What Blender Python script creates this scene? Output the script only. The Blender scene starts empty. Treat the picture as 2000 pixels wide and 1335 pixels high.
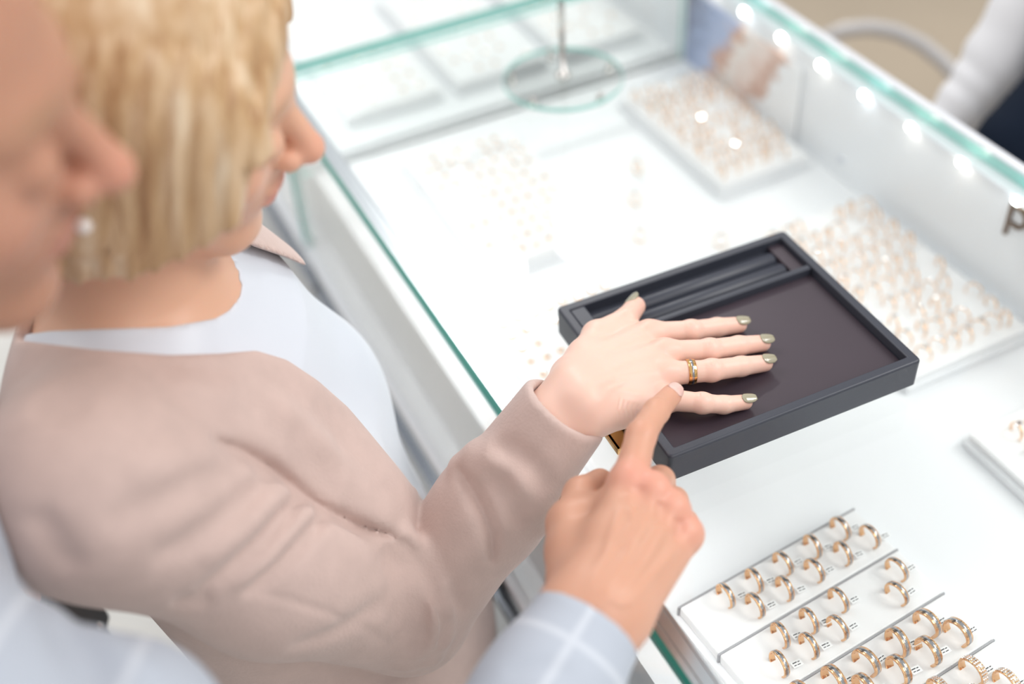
import bpy, bmesh, math, random
import numpy as np
from mathutils import Matrix, Vector
random.seed(7); RNG = np.random.default_rng(7)
scene = bpy.context.scene
COL = scene.collection

# ------------------------------------------------------------------ camera
G = 1.05                      # height of the counter's glass top above the floor
CAM_H = 0.69                  # camera above the glass
FPX = 2301.2                  # focal length in pixels of the 2000 px wide frame
PITCH, ROLL = 0.74184, -0.0728
CAMP = np.array([0.0, 0.0, G + CAM_H])
_F = np.array([0, math.cos(PITCH), -math.sin(PITCH)])
_R0 = np.array([1.0, 0, 0]); _U0 = np.cross(_R0, _F)
CF = _F
CR = math.cos(ROLL) * _R0 + math.sin(ROLL) * _U0
CU = -math.sin(ROLL) * _R0 + math.cos(ROLL) * _U0
cd = bpy.data.cameras.new('camera'); cam = bpy.data.objects.new('camera', cd); COL.objects.link(cam)
cd.sensor_fit = 'HORIZONTAL'; cd.sensor_width = 36.0; cd.lens = 36.0 * FPX / 2000.0
cd.clip_start = 0.02; cd.clip_end = 100
m3 = Matrix(((CR[0], CU[0], -CF[0]), (CR[1], CU[1], -CF[1]), (CR[2], CU[2], -CF[2])))
cam.matrix_world = Matrix.Translation(CAMP) @ m3.to_4x4()
cd.dof.use_dof = True; cd.dof.focus_distance = 0.905; cd.dof.aperture_fstop = 1.8
scene.camera = cam

# ------------------------------------------------------------------ world, lights, exposure
world = bpy.data.worlds.new('shop_light'); scene.world = world; world.use_nodes = True
wn = world.node_tree.nodes['Background']
wn.inputs[0].default_value = (0.97, 0.98, 1.0, 1); wn.inputs[1].default_value = 0.70
def area_lamp(name, loc, target, size, energy, color=(1, 1, 1), sy=None):
    l = bpy.data.lights.new(name, 'AREA'); l.shape = 'RECTANGLE'; l.size = size; l.size_y = sy or size
    l.energy = energy; l.color = color
    o = bpy.data.objects.new(name, l); COL.objects.link(o); o.location = loc
    d = Vector(target) - Vector(loc); o.rotation_euler = d.to_track_quat('-Z', 'Y').to_euler()
    return o
area_lamp('ceiling_panel_light', (2.3, 0.7, 3.1), (0.3, 0.7, 1.0), 1.2, 38, (1.0, 0.985, 0.96))
area_lamp('ceiling_panel_light', (-1.3, 1.5, 3.1), (-0.1, 0.8, 1.0), 1.0, 15, (1.0, 0.98, 0.95))
area_lamp('ceiling_panel_light', (0.9, -0.9, 3.1), (0.3, 0.7, 1.0), 1.0, 12, (1.0, 0.98, 0.95))
area_lamp('ceiling_downlight', (0.31, 3.62, 3.1), (0.2, 0.8, 1.0), 0.15, 11, (1.0, 0.985, 0.96))
area_lamp('ceiling_downlight', (-0.03, 3.35, 3.1), (0.1, 0.8, 1.0), 0.14, 9, (1.0, 0.985, 0.96))
vs = scene.view_settings
vs.view_transform = 'Standard'; vs.look = 'None'; vs.gamma = 1.0; vs.use_curve_mapping = False
vs.exposure = 0.20

# ------------------------------------------------------------------ measuring helpers
def rays(px):
    px = np.atleast_2d(np.asarray(px, float))
    return CF + CR * ((px[:, :1] - 1000) / FPX) - CU * ((px[:, 1:2] - 667.5) / FPX)
def at_z(x, y, z):            # point of the place seen at pixel x, y at height z above the glass top
    d = rays((x, y))[0]; t = (G + z - CAMP[2]) / d[2]; return CAMP + d * t
def at_d(x, y, depth):        # the same at a distance along the optical axis
    return CAMP + rays((x, y))[0] * depth
def project(P):
    d = P - CAMP.astype(P.dtype)
    z = d @ CF.astype(P.dtype)
    return 1000 + FPX * (d @ CR.astype(P.dtype)) / z, 667.5 - FPX * (d @ CU.astype(P.dtype)) / z
# the counter has its own frame: x from customer to staff, y along the counter away from the camera
YAW = 0.41135; CX0, CX1, CY1 = 0.2572, 0.8576, 1.2541
EX = np.array([math.cos(YAW), math.sin(YAW), 0]); EY = np.array([-math.sin(YAW), math.cos(YAW), 0])
def cw(x, y, z=0.0): return EX * x + EY * y + np.array([0, 0, G + z])
def to_c(P): return float(P @ EX), float(P @ EY), float(P[2] - G)

# ------------------------------------------------------------------ materials
def mat(name, color, rough=0.5, metal=0.0, sss=0.0, coat=0.0, bump=None, var=None, attr=None, spec=None, sheen=0.0, emit=None):
    m = bpy.data.materials.new(name); m.use_nodes = True
    nt = m.node_tree; b = nt.nodes['Principled BSDF']
    b.inputs['Base Color'].default_value = (*color, 1); b.inputs['Roughness'].default_value = rough
    b.inputs['Metallic'].default_value = metal
    if sss: b.inputs['Subsurface Weight'].default_value = sss; b.inputs['Subsurface Radius'].default_value = (0.012, 0.004, 0.002); b.inputs['Subsurface Scale'].default_value = 0.6
    if coat: b.inputs['Coat Weight'].default_value = coat; b.inputs['Coat Roughness'].default_value = 0.08
    if spec is not None: b.inputs['Specular IOR Level'].default_value = spec
    if sheen: b.inputs['Sheen Weight'].default_value = sheen; b.inputs['Sheen Roughness'].default_value = 0.5
    if emit: b.inputs['Emission Color'].default_value = (*emit[0], 1); b.inputs['Emission Strength'].default_value = emit[1]
    tc = nt.nodes.new('ShaderNodeTexCoord')
    colour_out = None
    if attr:
        a = nt.nodes.new('ShaderNodeAttribute'); a.attribute_name = attr; colour_out = a.outputs['Color']
    if var:                                   # (scale, amount)
        n = nt.nodes.new('ShaderNodeTexNoise'); n.inputs['Scale'].default_value = var[0]; n.inputs['Detail'].default_value = 4
        nt.links.new(tc.outputs['Object'], n.inputs['Vector'])
        mx = nt.nodes.new('ShaderNodeMix'); mx.data_type = 'RGBA'; mx.blend_type = 'MULTIPLY'
        mx.inputs[0].default_value = 1.0
        rp = nt.nodes.new('ShaderNodeMapRange'); rp.inputs['From Min'].default_value = 0.3; rp.inputs['From Max'].default_value = 0.7
        rp.inputs['To Min'].default_value = 1 - var[1]; rp.inputs['To Max'].default_value = 1 + var[1] * 0.4
        nt.links.new(n.outputs['Fac'], rp.inputs['Value'])
        if colour_out is not None: nt.links.new(colour_out, mx.inputs[6])
        else: mx.inputs[6].default_value = (*color, 1)
        nt.links.new(rp.outputs['Result'], mx.inputs[7]); colour_out = mx.outputs[2]
    if colour_out is not None: nt.links.new(colour_out, b.inputs['Base Color'])
    if bump:                                  # (scale, strength, distance)
        n = nt.nodes.new('ShaderNodeTexNoise'); n.inputs['Scale'].default_value = bump[0]; n.inputs['Detail'].default_value = 6
        nt.links.new(tc.outputs['Object'], n.inputs['Vector'])
        bp = nt.nodes.new('ShaderNodeBump'); bp.inputs['Strength'].default_value = bump[1]; bp.inputs['Distance'].default_value = bump[2]
        nt.links.new(n.outputs['Fac'], bp.inputs['Height']); nt.links.new(bp.outputs['Normal'], b.inputs['Normal'])
    return m
def glass_mat(name, tint, rough=0.0, ior=1.45):
    m = bpy.data.materials.new(name); m.use_nodes = True; nt = m.node_tree
    for n in list(nt.nodes):
        if n.type != 'OUTPUT_MATERIAL': nt.nodes.remove(n)
    out = [n for n in nt.nodes if n.type == 'OUTPUT_MATERIAL'][0]
    t = nt.nodes.new('ShaderNodeBsdfTransparent'); t.inputs[0].default_value = (*tint, 1)
    g = nt.nodes.new('ShaderNodeBsdfGlossy'); g.inputs['Roughness'].default_value = rough
    lw = nt.nodes.new('ShaderNodeLayerWeight'); pw = nt.nodes.new('ShaderNodeMath'); pw.operation = 'POWER'; pw.inputs[1].default_value = 5.0
    f = nt.nodes.new('ShaderNodeMath'); f.operation = 'MULTIPLY_ADD'; f.inputs[1].default_value = 0.95; f.inputs[2].default_value = 0.038   # Schlick's reflectance, the same from both sides of the sheet
    nt.links.new(lw.outputs['Facing'], pw.inputs[0]); nt.links.new(pw.outputs[0], f.inputs[0]); lw.inputs[0].default_value = 0.5
    x = nt.nodes.new('ShaderNodeMixShader')
    nt.links.new(f.outputs[0], x.inputs[0]); nt.links.new(t.outputs[0], x.inputs[1]); nt.links.new(g.outputs[0], x.inputs[2])
    nt.links.new(x.outputs[0], out.inputs[0]); return m
M = {}
M['glass'] = glass_mat('clear_glass', (0.985, 0.995, 0.99))
M['edge'] = mat('green_glass_edge', (0.0, 0.33, 0.25), 0.35, spec=0.3)
M['riser_fill_strip'] = mat('riser_fill_strip', (1, 1, 1), 0.5, emit=((1.0, 0.98, 0.95), 17.0))  # glow of an added strip that brightens the riser
M['edge_pale'] = mat('pale_glass_edge', (0.30, 0.62, 0.57), 0.2, coat=0.3)
M['white'] = mat('white_lacquer', (0.83, 0.84, 0.86), 0.35, var=(3, 0.02))
M['white_soft'] = mat('white_leatherette', (0.84, 0.84, 0.85), 0.55, bump=(220, 0.08, 0.001))
M['panel'] = mat('white_panel', (0.84, 0.86, 0.89), 0.25, coat=0.3)
M['alu'] = mat('brushed_aluminium', (0.62, 0.64, 0.68), 0.28, 1.0, bump=(90, 0.03, 0.001))
M['frame_white'] = mat('pale_grey_frame', (0.78, 0.80, 0.84), 0.3)
M['base_gloss'] = mat('grey_gloss_plinth', (0.36, 0.38, 0.41), 0.16, 0.9)
M['base_dark'] = mat('blue_grey_mirror_strip', (0.52, 0.56, 0.61), 0.12, 0.95)
M['floor'] = mat('cream_floor', (0.90, 0.875, 0.825), 0.35, var=(1.2, 0.05))
M['floor_tan'] = mat('tan_floor', (0.48, 0.395, 0.295), 0.5, var=(2.0, 0.08))
M['wall'] = mat('white_wall', (0.82, 0.81, 0.79), 0.7, bump=(40, 0.05, 0.002))
M['tray'] = mat('charcoal_leatherette', (0.038, 0.042, 0.058), 0.42, bump=(420, 0.12, 0.0006), spec=0.5)
M['tray_in'] = mat('aubergine_suede', (0.048, 0.034, 0.045), 0.36, bump=(500, 0.08, 0.0004), var=(9, 0.12))
M['gold'] = mat('polished_gold', (0.82, 0.50, 0.20), 0.10, 1.0)
M['rose_gold'] = mat('rose_gold', (0.80, 0.47, 0.24), 0.14, 1.0)
M['pale_gold'] = mat('pale_gold', (0.86, 0.57, 0.36), 0.2, 1.0)
M['ring_reflection'] = mat('ring_reflection', (0.40, 0.40, 0.42), 0.10, 1.0)  # grey metal imitating the reflection along the ring bands
M['steel'] = mat('polished_steel', (0.60, 0.58, 0.56), 0.22, 1.0)
M['tag'] = mat('white_tag_card', (0.88, 0.89, 0.90), 0.6)
M['ink'] = mat('black_ink', (0.03, 0.03, 0.035), 0.6)
M['bronze'] = mat('bronze_letter', (0.16, 0.10, 0.06), 0.35, 0.7)
M['crystal'] = mat('clear_crystal', (0.93, 0.93, 0.95), 0.05, 0.9)
M['pearl'] = mat('pearl', (0.90, 0.84, 0.80), 0.2, coat=0.6)
M['led'] = mat('led', (1, 1, 1), 0.5, emit=((1.0, 0.93, 0.82), 22.0))
M['led_cool'] = mat('led_cool', (1, 1, 1), 0.5, emit=((0.88, 0.97, 1.0), 22.0))

# ------------------------------------------------------------------ scene helpers
def tag(o, label=None, cat=None, group=None, kind=None):
    if label: o['label'] = label
    if cat: o['category'] = cat
    if group: o['group'] = group
    if kind: o['kind'] = kind
    return o
def empty(name, loc=(0, 0, 0), rz=0.0):
    o = bpy.data.objects.new(name, None); COL.objects.link(o); o.location = loc; o.rotation_euler = (0, 0, rz)
    o.empty_display_size = 0.02; return o
def link_mesh(name, me, m, parent=None, smooth=False):
    o = bpy.data.objects.new(name, me); COL.objects.link(o)
    if m is not None and not me.materials:
        for k in (m if isinstance(m, (list, tuple)) else [m]): me.materials.append(k)
    if smooth: me.polygons.foreach_set('use_smooth', [True] * len(me.polygons))
    if parent:
        o.parent = parent
        if parent.name in WORLD_BUILT: o.location = -parent.location      # sculpted in world coordinates
    return o
WORLD_BUILT = set()
def from_bm(name, bm, m, parent=None, smooth=False):
    me = bpy.data.meshes.new(name); bmesh.ops.recalc_face_normals(bm, faces=bm.faces); bm.to_mesh(me); bm.free()
    return link_mesh(name, me, m, parent, smooth)
def bm_box(bm, lo, hi, bevel=0.0, seg=2):
    r = bmesh.ops.create_cube(bm, size=1.0); vs_ = r['verts']
    for v in vs_:
        v.co = Vector([lo[i] + (v.co[i] + 0.5) * (hi[i] - lo[i]) for i in range(3)])
    if bevel > 0:
        es = list({e for v in vs_ for e in v.link_edges})
        bmesh.ops.bevel(bm, geom=es, offset=bevel, segments=seg, profile=0.5, affect='EDGES')
def box(name, lo, hi, m, parent=None, bevel=0.0, seg=2):
    bm = bmesh.new(); bm_box(bm, lo, hi, bevel, seg); return from_bm(name, bm, m, parent)
def slab(name, lo, hi, faces_m, edge_m, parent=None):          # glass sheet: clear faces, tinted polished edges
    o = box(name, lo, hi, None, parent, 0.0)
    o.data.materials.append(faces_m); o.data.materials.append(edge_m)
    d = [hi[i] - lo[i] for i in range(3)]; ax = d.index(min(d))
    for p in o.data.polygons: p.material_index = 0 if abs(p.normal[ax]) > 0.5 else 1
    return o
def bm_lathe(bm, prof, seg=32, mat3=None, closed=False):       # prof: (r, z) pairs about z
    rings = []
    for r, z in prof:
        if r < 1e-6:
            rings.append([bm.verts.new((0, 0, z))])
        else:
            rings.append([bm.verts.new((r * math.cos(2 * math.pi * k / seg), r * math.sin(2 * math.pi * k / seg), z)) for k in range(seg)])
    n = len(rings); allv = [v for r in rings for v in r]
    for i in range(n if closed else n - 1):
        a, b = rings[i], rings[(i + 1) % n]
        for k in range(seg):
            k2 = (k + 1) % seg
            if len(a) == 1 and len(b) == 1: continue
            if len(a) == 1: bm.faces.new((a[0], b[k], b[k2]))
            elif len(b) == 1: bm.faces.new((a[k], b[0], a[k2]))
            else: bm.faces.new((a[k], b[k], b[k2], a[k2]))
    if mat3 is not None:
        for v in allv: v.co = mat3 @ v.co
    return allv
def bm_tube(bm, pts, r, seg=10, cap=True):
    P = [Vector(p) for p in pts]; n = len(P); rr = r if isinstance(r, (list, tuple)) else [r] * n
    prev = None; rings = []
    for i in range(n):
        t = (P[min(i + 1, n - 1)] - P[max(i - 1, 0)]).normalized()
        if prev is None: u = t.orthogonal().normalized()
        else: u = (prev - t * prev.dot(t)).normalized()
        prev = u; w = t.cross(u)
        rings.append([bm.verts.new(P[i] + (u * math.cos(2 * math.pi * k / seg) + w * math.sin(2 * math.pi * k / seg)) * rr[i]) for k in range(seg)])
    for i in range(n - 1):
        for k in range(seg):
            k2 = (k + 1) % seg; bm.faces.new((rings[i][k], rings[i + 1][k], rings[i + 1][k2], rings[i][k2]))
    if cap: bm.faces.new(rings[0][::-1]); bm.faces.new(rings[-1])
def copy_tree(o, parent=None):
    c = o.copy(); COL.objects.link(c); c.parent = parent
    for ch in o.children:
        copy_tree(ch, c)
    return c

# ------------------------------------------------------------------ sculpting by distance fields
f32 = np.float32
def cone(a, b, r1, r2):
    a = np.asarray(a, f32); b = np.asarray(b, f32); ba = b - a; L = float(ba @ ba) + 1e-12
    def f(P):
        pa = P - a; t = np.clip(pa @ ba / f32(L), 0, 1)
        return np.linalg.norm(pa - t[:, None] * ba, axis=1) - (f32(r1) + f32(r2 - r1) * t)
    return f
def chain(pts, rad, k=0.004):
    fs = [cone(pts[i], pts[i + 1], rad[i], rad[i + 1]) for i in range(len(pts) - 1)]
    return lambda P: sm([f(P) for f in fs], k)
def ball(c, r): 
    c = np.asarray(c, f32); return lambda P: np.linalg.norm(P - c, axis=1) - f32(r)
def ellipsoid(c, r, R=None):
    c = np.asarray(c, f32); r = np.asarray(r, f32); R_ = None if R is None else np.asarray(R, f32)
    def f(P):
        q = P - c
        if R_ is not None: q = q @ R_            # columns of R are the ellipsoid's axes
        k0 = np.linalg.norm(q / r, axis=1); k1 = np.linalg.norm(q / (r * r), axis=1) + 1e-9
        return k0 * (k0 - 1) / k1
    return f
def smin(a, b, k):
    h = np.clip(0.5 + 0.5 * (b - a) / k, 0, 1); return b * (1 - h) + a * h - k * h * (1 - h)
def smax(a, b, k): return -smin(-a, -b, k)
def sm(ds, k):
    d = ds[0]
    for e in ds[1:]: d = smin(d, e, k)
    return d
def poly_dist(P, pts):
    pts = np.asarray(pts, f32); d = None
    for i in range(len(pts) - 1):
        ba = pts[i + 1] - pts[i]; pa = P - pts[i]; t = np.clip(pa @ ba / (ba @ ba + 1e-12), 0, 1)
        e = np.linalg.norm(pa - t[:, None] * ba, axis=1); d = e if d is None else np.minimum(d, e)
    return d
def hit(sdf, px, d0=0.3, d1=1.8):                # where the view rays meet a sculpted surface
    r = rays(px); L = np.linalg.norm(r, axis=1, keepdims=True); r = (r / L); t = np.full(len(r), d0)
    for _ in range(160):
        d = sdf((CAMP + r * t[:, None]).astype(f32)); t = np.minimum(t + d * 0.7, d1)
    return CAMP + r * t[:, None]
def in_poly(x, y, poly):
    poly = np.asarray(poly, float); ins = np.zeros(x.shape, bool); j = len(poly) - 1
    for i in range(len(poly)):
        xi, yi = poly[i]; xj, yj = poly[j]
        c = ((yi > y) != (yj > y)) & (x < (xj - xi) * (y - yi) / (yj - yi + 1e-12) + xi); ins ^= c; j = i
    return ins
def poly_sd(P, poly, scale):                     # signed distance (m) to an outline on a garment, negative inside
    x, y = project(P); poly = np.asarray(poly, float); n = len(poly)
    q = np.stack([x, y], 1); d = np.full(len(P), 1e9)
    for i in range(n):
        a = poly[i]; b = poly[(i + 1) % n]; ba = b - a; pa = q - a
        t = np.clip(pa @ ba / (ba @ ba + 1e-9), 0, 1); d = np.minimum(d, np.linalg.norm(pa - t[:, None] * ba, axis=1))
    ins = in_poly(x, y, poly)
    return (np.where(ins, -d, d) * scale).astype(f32)
def sculpt(sdf, lo, hi, h, newton=1, band=1.5, soften=0):
    lo = np.asarray(lo, float); hi = np.asarray(hi, float)
    B = 4
    nb = np.maximum(np.ceil((hi - lo) / (h * B)).astype(int), 1); n = nb * B + 1
    cx = [lo[i] + (np.arange(nb[i]) + 0.5) * h * B for i in range(3)]
    CXX, CYY, CZZ = np.meshgrid(*cx, indexing='ij')
    cp = np.stack([CXX.ravel(), CYY.ravel(), CZZ.ravel()], 1).astype(f32)
    cdv = np.concatenate([sdf(cp[i:i + 400000]) for i in range(0, len(cp), 400000)])
    D = np.repeat(np.repeat(np.repeat(np.sign(cdv).reshape(nb), B, 0), B, 1), B, 2).astype(f32)
    D = np.pad(D, ((0, 1),) * 3, mode='edge')
    act = np.argwhere((np.abs(cdv) < h * B * band).reshape(nb))
    o = np.arange(B + 1); off = np.stack(np.meshgrid(o, o, o, indexing='ij'), -1).reshape(-1, 3)
    for s in range(0, len(act), 3000):
        idx = (act[s:s + 3000, None, :] * B + off[None]).reshape(-1, 3)
        D[idx[:, 0], idx[:, 1], idx[:, 2]] = sdf((lo + idx * h).astype(f32))
    S = D < 0
    c = np.zeros(np.array(S.shape) - 1, np.int8)
    for dx in (0, 1):
        for dy in (0, 1):
            for dz in (0, 1):
                c += S[dx:S.shape[0] - 1 + dx, dy:S.shape[1] - 1 + dy, dz:S.shape[2] - 1 + dz]
    cells = np.argwhere((c > 0) & (c < 8))
    vid = np.full(c.shape, -1, np.int32); vid[cells[:, 0], cells[:, 1], cells[:, 2]] = np.arange(len(cells))
    acc = np.zeros((len(cells), 3)); cnt = np.zeros(len(cells))
    cor = [(a, b, d) for a in (0, 1) for b in (0, 1) for d in (0, 1)]
    val = {k: D[cells[:, 0] + k[0], cells[:, 1] + k[1], cells[:, 2] + k[2]] for k in cor}
    for a in cor:
        for ax in range(3):
            if a[ax] == 0:
                b = list(a); b[ax] = 1; b = tuple(b); va, vb = val[a], val[b]
                mk = (va < 0) != (vb < 0); t = np.where(mk, va / (va - vb + 1e-20), 0)
                p = np.tile(np.array(a, float), (len(cells), 1)); p[:, ax] += t
                acc += p * mk[:, None]; cnt += mk
    V = lo + (cells + acc / cnt[:, None]) * h
    quads = []
    for ax in range(3):
        u, w = (ax + 1) % 3, (ax + 2) % 3
        sl0 = [slice(None)] * 3; sl1 = [slice(None)] * 3; sl0[ax] = slice(0, -1); sl1[ax] = slice(1, None)
        A_, B_ = S[tuple(sl0)], S[tuple(sl1)]
        for sign in (0, 1):
            e = np.argwhere((A_ & ~B_) if sign == 0 else (~A_ & B_))
            e = e[(e[:, u] > 0) & (e[:, w] > 0) & (e[:, u] < c.shape[u]) & (e[:, w] < c.shape[w])]
            if not len(e): continue
            q = []
            for du, dw in ((-1, -1), (0, -1), (0, 0), (-1, 0)):
                k = e.copy(); k[:, u] += du; k[:, w] += dw; q.append(vid[k[:, 0], k[:, 1], k[:, 2]])
            q = np.stack(q, 1); quads.append(q if sign == 0 else q[:, ::-1])
    Q = np.concatenate(quads); Q = Q[(Q >= 0).all(1)]
    for _ in range(newton):
        Pv = V.astype(f32); e = f32(h * 0.35); d = sdf(Pv); g = np.zeros_like(Pv)
        for i in range(3):
            s_ = np.zeros(3, f32); s_[i] = e; g[:, i] = (sdf(Pv + s_) - sdf(Pv - s_)) / (2 * e)
        gl = np.maximum((g * g).sum(1), 0.25)
        V = V - np.clip(d / gl, -h * 0.6, h * 0.6)[:, None] * g
    for _ in range(soften):                      # relax the surface a little
        A_ = np.zeros_like(V); n_ = np.zeros(len(V))
        for a, b in ((0, 1), (1, 2), (2, 3), (3, 0)):
            for i, j in ((Q[:, a], Q[:, b]), (Q[:, b], Q[:, a])):
                for ax in range(3): A_[:, ax] += np.bincount(i, V[j, ax], len(V))
                n_ += np.bincount(i, minlength=len(V))
        V = V * .45 + .55 * A_ / np.maximum(n_, 1)[:, None]
    return V, Q
def mesh_from(name, V, Q, m, parent=None, attrs=None, smooth=True):
    me = bpy.data.meshes.new(name); nV, nQ = len(V), len(Q)
    me.vertices.add(nV); me.vertices.foreach_set('co', np.asarray(V, f32).ravel())
    me.loops.add(nQ * 4); me.loops.foreach_set('vertex_index', np.asarray(Q, np.int32).ravel())
    me.polygons.add(nQ); me.polygons.foreach_set('loop_start', np.arange(nQ, dtype=np.int32) * 4)
    me.polygons.foreach_set('loop_total', np.full(nQ, 4, np.int32)); me.update(calc_edges=True); me.validate()
    for nm, arr in (attrs or {}).items():
        a = me.attributes.new(nm, 'FLOAT_COLOR', 'POINT'); full = np.ones((nV, 4), f32); full[:, :3] = arr
        a.data.foreach_set('color', full.ravel())
    return link_mesh(name, me, m, parent, smooth)
def join_vq(parts):
    Vs, Qs, o = [], [], 0
    for V, Q in parts: Vs.append(V); Qs.append(Q + o); o += len(V)
    return np.concatenate(Vs), np.concatenate(Qs)

# ================================================================== the setting
f_ = box('floor', (-6, -5, -0.05), (6, 8, 0.0), M['floor']); tag(f_, 'cream polished shop floor on the customer side', 'floor', kind='structure')
ft = empty('floor', cw(CX1 + 0.02, 0, -G), YAW)
ft2 = box('floor', (0, -4, 0.0), (4.2, 6, 0.004), M['floor_tan'], None)
ft2.location = cw(CX1 + 0.02, 0, -G); ft2.rotation_euler = (0, 0, YAW); bpy.data.objects.remove(ft)
tag(ft2, 'tan floor covering behind the counter on the staff side', 'floor', kind='structure')

for nm, lo, hi in (('wall_back', (-6, 8, 0), (6, 8.1, 3.3)), ('wall_left', (-6.1, -5, 0), (-6, 8, 3.3)), ('wall_right', (6, -5, 0), (6.1, 8, 3.3)), ('wall_front', (-6, -5.1, 0), (6, -5, 3.3))):
    tag(box(nm, lo, hi, M['wall']), 'plain white painted shop wall', 'wall', kind='structure')

# ================================================================== display cases
DECK = -0.145
def display_case(y0, y1, label, letter=False):
    r = empty('display_case', cw(0, 0, -G), YAW); tag(r, label, 'display case')
    z = lambda v: G + v
    x0, x1 = CX0, CX1
    tp = slab('glass_top', (x0, y0, z(-0.013)), (x1 - 0.0105, y1, z(0)), M['glass'], M['edge'], r)
    for p in tp.data.polygons:
        if abs(p.normal[1]) > 0.5 or p.normal[0] > 0.5: p.material_index = 2
    tp.data.materials.append(M['edge_pale'])
    tp['label'] = 'clear glass top with a green polished edge'
    # aluminium profile carrying the glass along the customer edge
    bm = bmesh.new()
    bm_box(bm, (x0 + 0.004, y0, z(-0.026)), (x0 + 0.010, y1, z(-0.0132)), 0.0006)
    bm_box(bm, (x0 + 0.010, y0, z(-0.0165)), (x0 + 0.019, y1, z(-0.0132)), 0.0006)
    bm_box(bm, (x0 + 0.019, y0, z(-0.020)), (x0 + 0.022, y1, z(-0.0132)), 0.0006)
    from_bm('edge_profile', bm, M['alu'], r)
    box('riser_fill_strip', (x0 + 0.0105, y0 + 0.01, z(-0.0185)), (x0 + 0.0185, y1 - 0.01, z(-0.0168)), M['riser_fill_strip'], r)  # added glowing strip, unseen, whitens the riser and the deck's front
    slab('front_pane', (x0 + 0.003, y0 + 0.006, z(-0.262)), (x0 + 0.009, y1 - 0.006, z(-0.026)), M['glass'], M['edge_pale'], r)
    slab('end_pane', (x0 + 0.012, y1 - 0.014, z(DECK)), (x1 - 0.027, y1 - 0.006, z(-0.0132)), M['glass'], M['edge_pale'], r)
    box('deck', (x0 + 0.028, y0 + 0.01, z(DECK - 0.018)), (x1 - 0.0205, y1 + 0.0015, z(DECK)), M['white'], r)
    box('riser', (x0 + 0.030, y0 + 0.01, z(-0.258)), (x0 + 0.042, y1 - 0.002, z(DECK - 0.018)), M['white'], r, 0.001)
    box('lower_frame', (x0 - 0.002, y0, z(-0.270)), (x1 - 0.03, y1, z(-0.259)), M['frame_white'], r, 0.002)
    box('recess', (x0 + 0.006, y0 + 0.002, z(-0.332)), (x1 - 0.04, y1 - 0.002, z(-0.270)), M['base_dark'], r)
    n = max(1, int(round((y1 - y0) / 0.6))); step = (y1 - y0) / n
    for k in range(n):
        box('plinth_panel', (x0 - 0.002, y0 + k * step + 0.0015, z(-1.045)), (x0 + 0.018, y0 + (k + 1) * step - 0.0015, z(-0.332)), M['base_gloss'], r, 0.002)
    box('plinth_core', (x0 + 0.020, y0 + 0.004, 0.001), (x1 - 0.02, y1 - 0.004, z(-0.333)), M['white'], r)
    box('back_panel', (x1 - 0.020, y0, z(DECK - 0.13)), (x1 - 0.004, y1, z(-0.0132)), M['panel'], r, 0.001)
    box('staff_door', (x1 - 0.018, y0 + 0.004, z(-1.0)), (x1 - 0.006, y1 - 0.004, z(DECK - 0.132)), M['panel'], r, 0.001)
    box('top_rail', (x1 - 0.0100, y0, z(-0.0128)), (x1 + 0.001, y1, z(0.003)), M['frame_white'], r, 0.002)
    st = box('led_channel', (x1 - 0.0260, y0 + 0.01, z(-0.0182)), (x1 - 0.0202, y1 - 0.01, z(-0.0133)), M['frame_white'], r, 0.001)
    k = 0; y = 0.643 + 0.0772 * math.floor((y1 - 0.03 - 0.643) / 0.0772)
    while y > y0 + 0.04:
        bm = bmesh.new(); bm_lathe(bm, [(0, 0.0), (0.005, 0.0), (0.0052, -0.002), (0.0036, -0.0045), (0, -0.0055)], 12)
        l = from_bm('led', bm, M['led'] if k % 3 != 1 else M['led_cool'], st, True); l.location = (x1 - 0.0258, y, z(-0.0152)); l.rotation_euler = (0, math.radians(60), 0)
        y -= 0.0772; k += 1
    return r
case_a = display_case(-0.62, CY1, 'white lit display case with green-edged glass top holding the black tray')
case_b = display_case(CY1 + 0.004, CY1 + 1.3, 'far display case joined on beyond the pale glass edge')
# letter P on the inside of the back panel: stem, bowl
bm = bmesh.new()
lx = CX1 - 0.0222; yb, zb, zt = 0.650, -0.0630, -0.0250
def lp(y, z): return Vector((lx, y, G + z))
w = 0.0019
bm_box(bm, (lx - 0.002, yb - w, G + zb), (lx + 0.002, yb + w, G + zt), 0.0004)
cz = zt - 0.0115; R_ = 0.0105
pts = [(yb, zt - 0.001)] + [(yb - 0.010 - R_ * math.sin(a), cz + R_ * math.cos(a)) for a in np.linspace(0, math.pi, 18)] + [(yb, cz - R_)]
for i in range(len(pts) - 1):
    a = Vector((0, pts[i][0], pts[i][1])); b = Vector((0, pts[i + 1][0], pts[i + 1][1])); t = (b - a)
    if t.length < 1e-5: continue
    nrm = Vector((0, -t.z, t.y)).normalized() * w; t = t.normalized() * 0.0005
    co = [a - t + nrm, b + t + nrm, b + t - nrm, a - t - nrm]
    f0 = [bm.verts.new((lx - 0.002, c.y, G + c.z)) for c in co]; f1 = [bm.verts.new((lx + 0.002, c.y, G + c.z)) for c in co]
    bm.faces.new(f0); bm.faces.new(f1[::-1])
    for j in range(4): bm.faces.new((f0[j], f1[j], f1[(j + 1) % 4], f0[(j + 1) % 4]))
pl = from_bm('letter', bm, M['bronze'], case_a); pl['label'] = 'bronze capital letter P'
# screw cover on the back panel
bm = bmesh.new(); bm_lathe(bm, [(0, 0.003), (0.004, 0.003), (0.005, 0)], 16)
sc_ = from_bm('screw_cap', bm, M['alu'], case_a); sc_.rotation_euler = (0, -math.pi / 2, 0); sc_.location = (CX1 - 0.020, 0.9017, G - 0.119)

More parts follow.
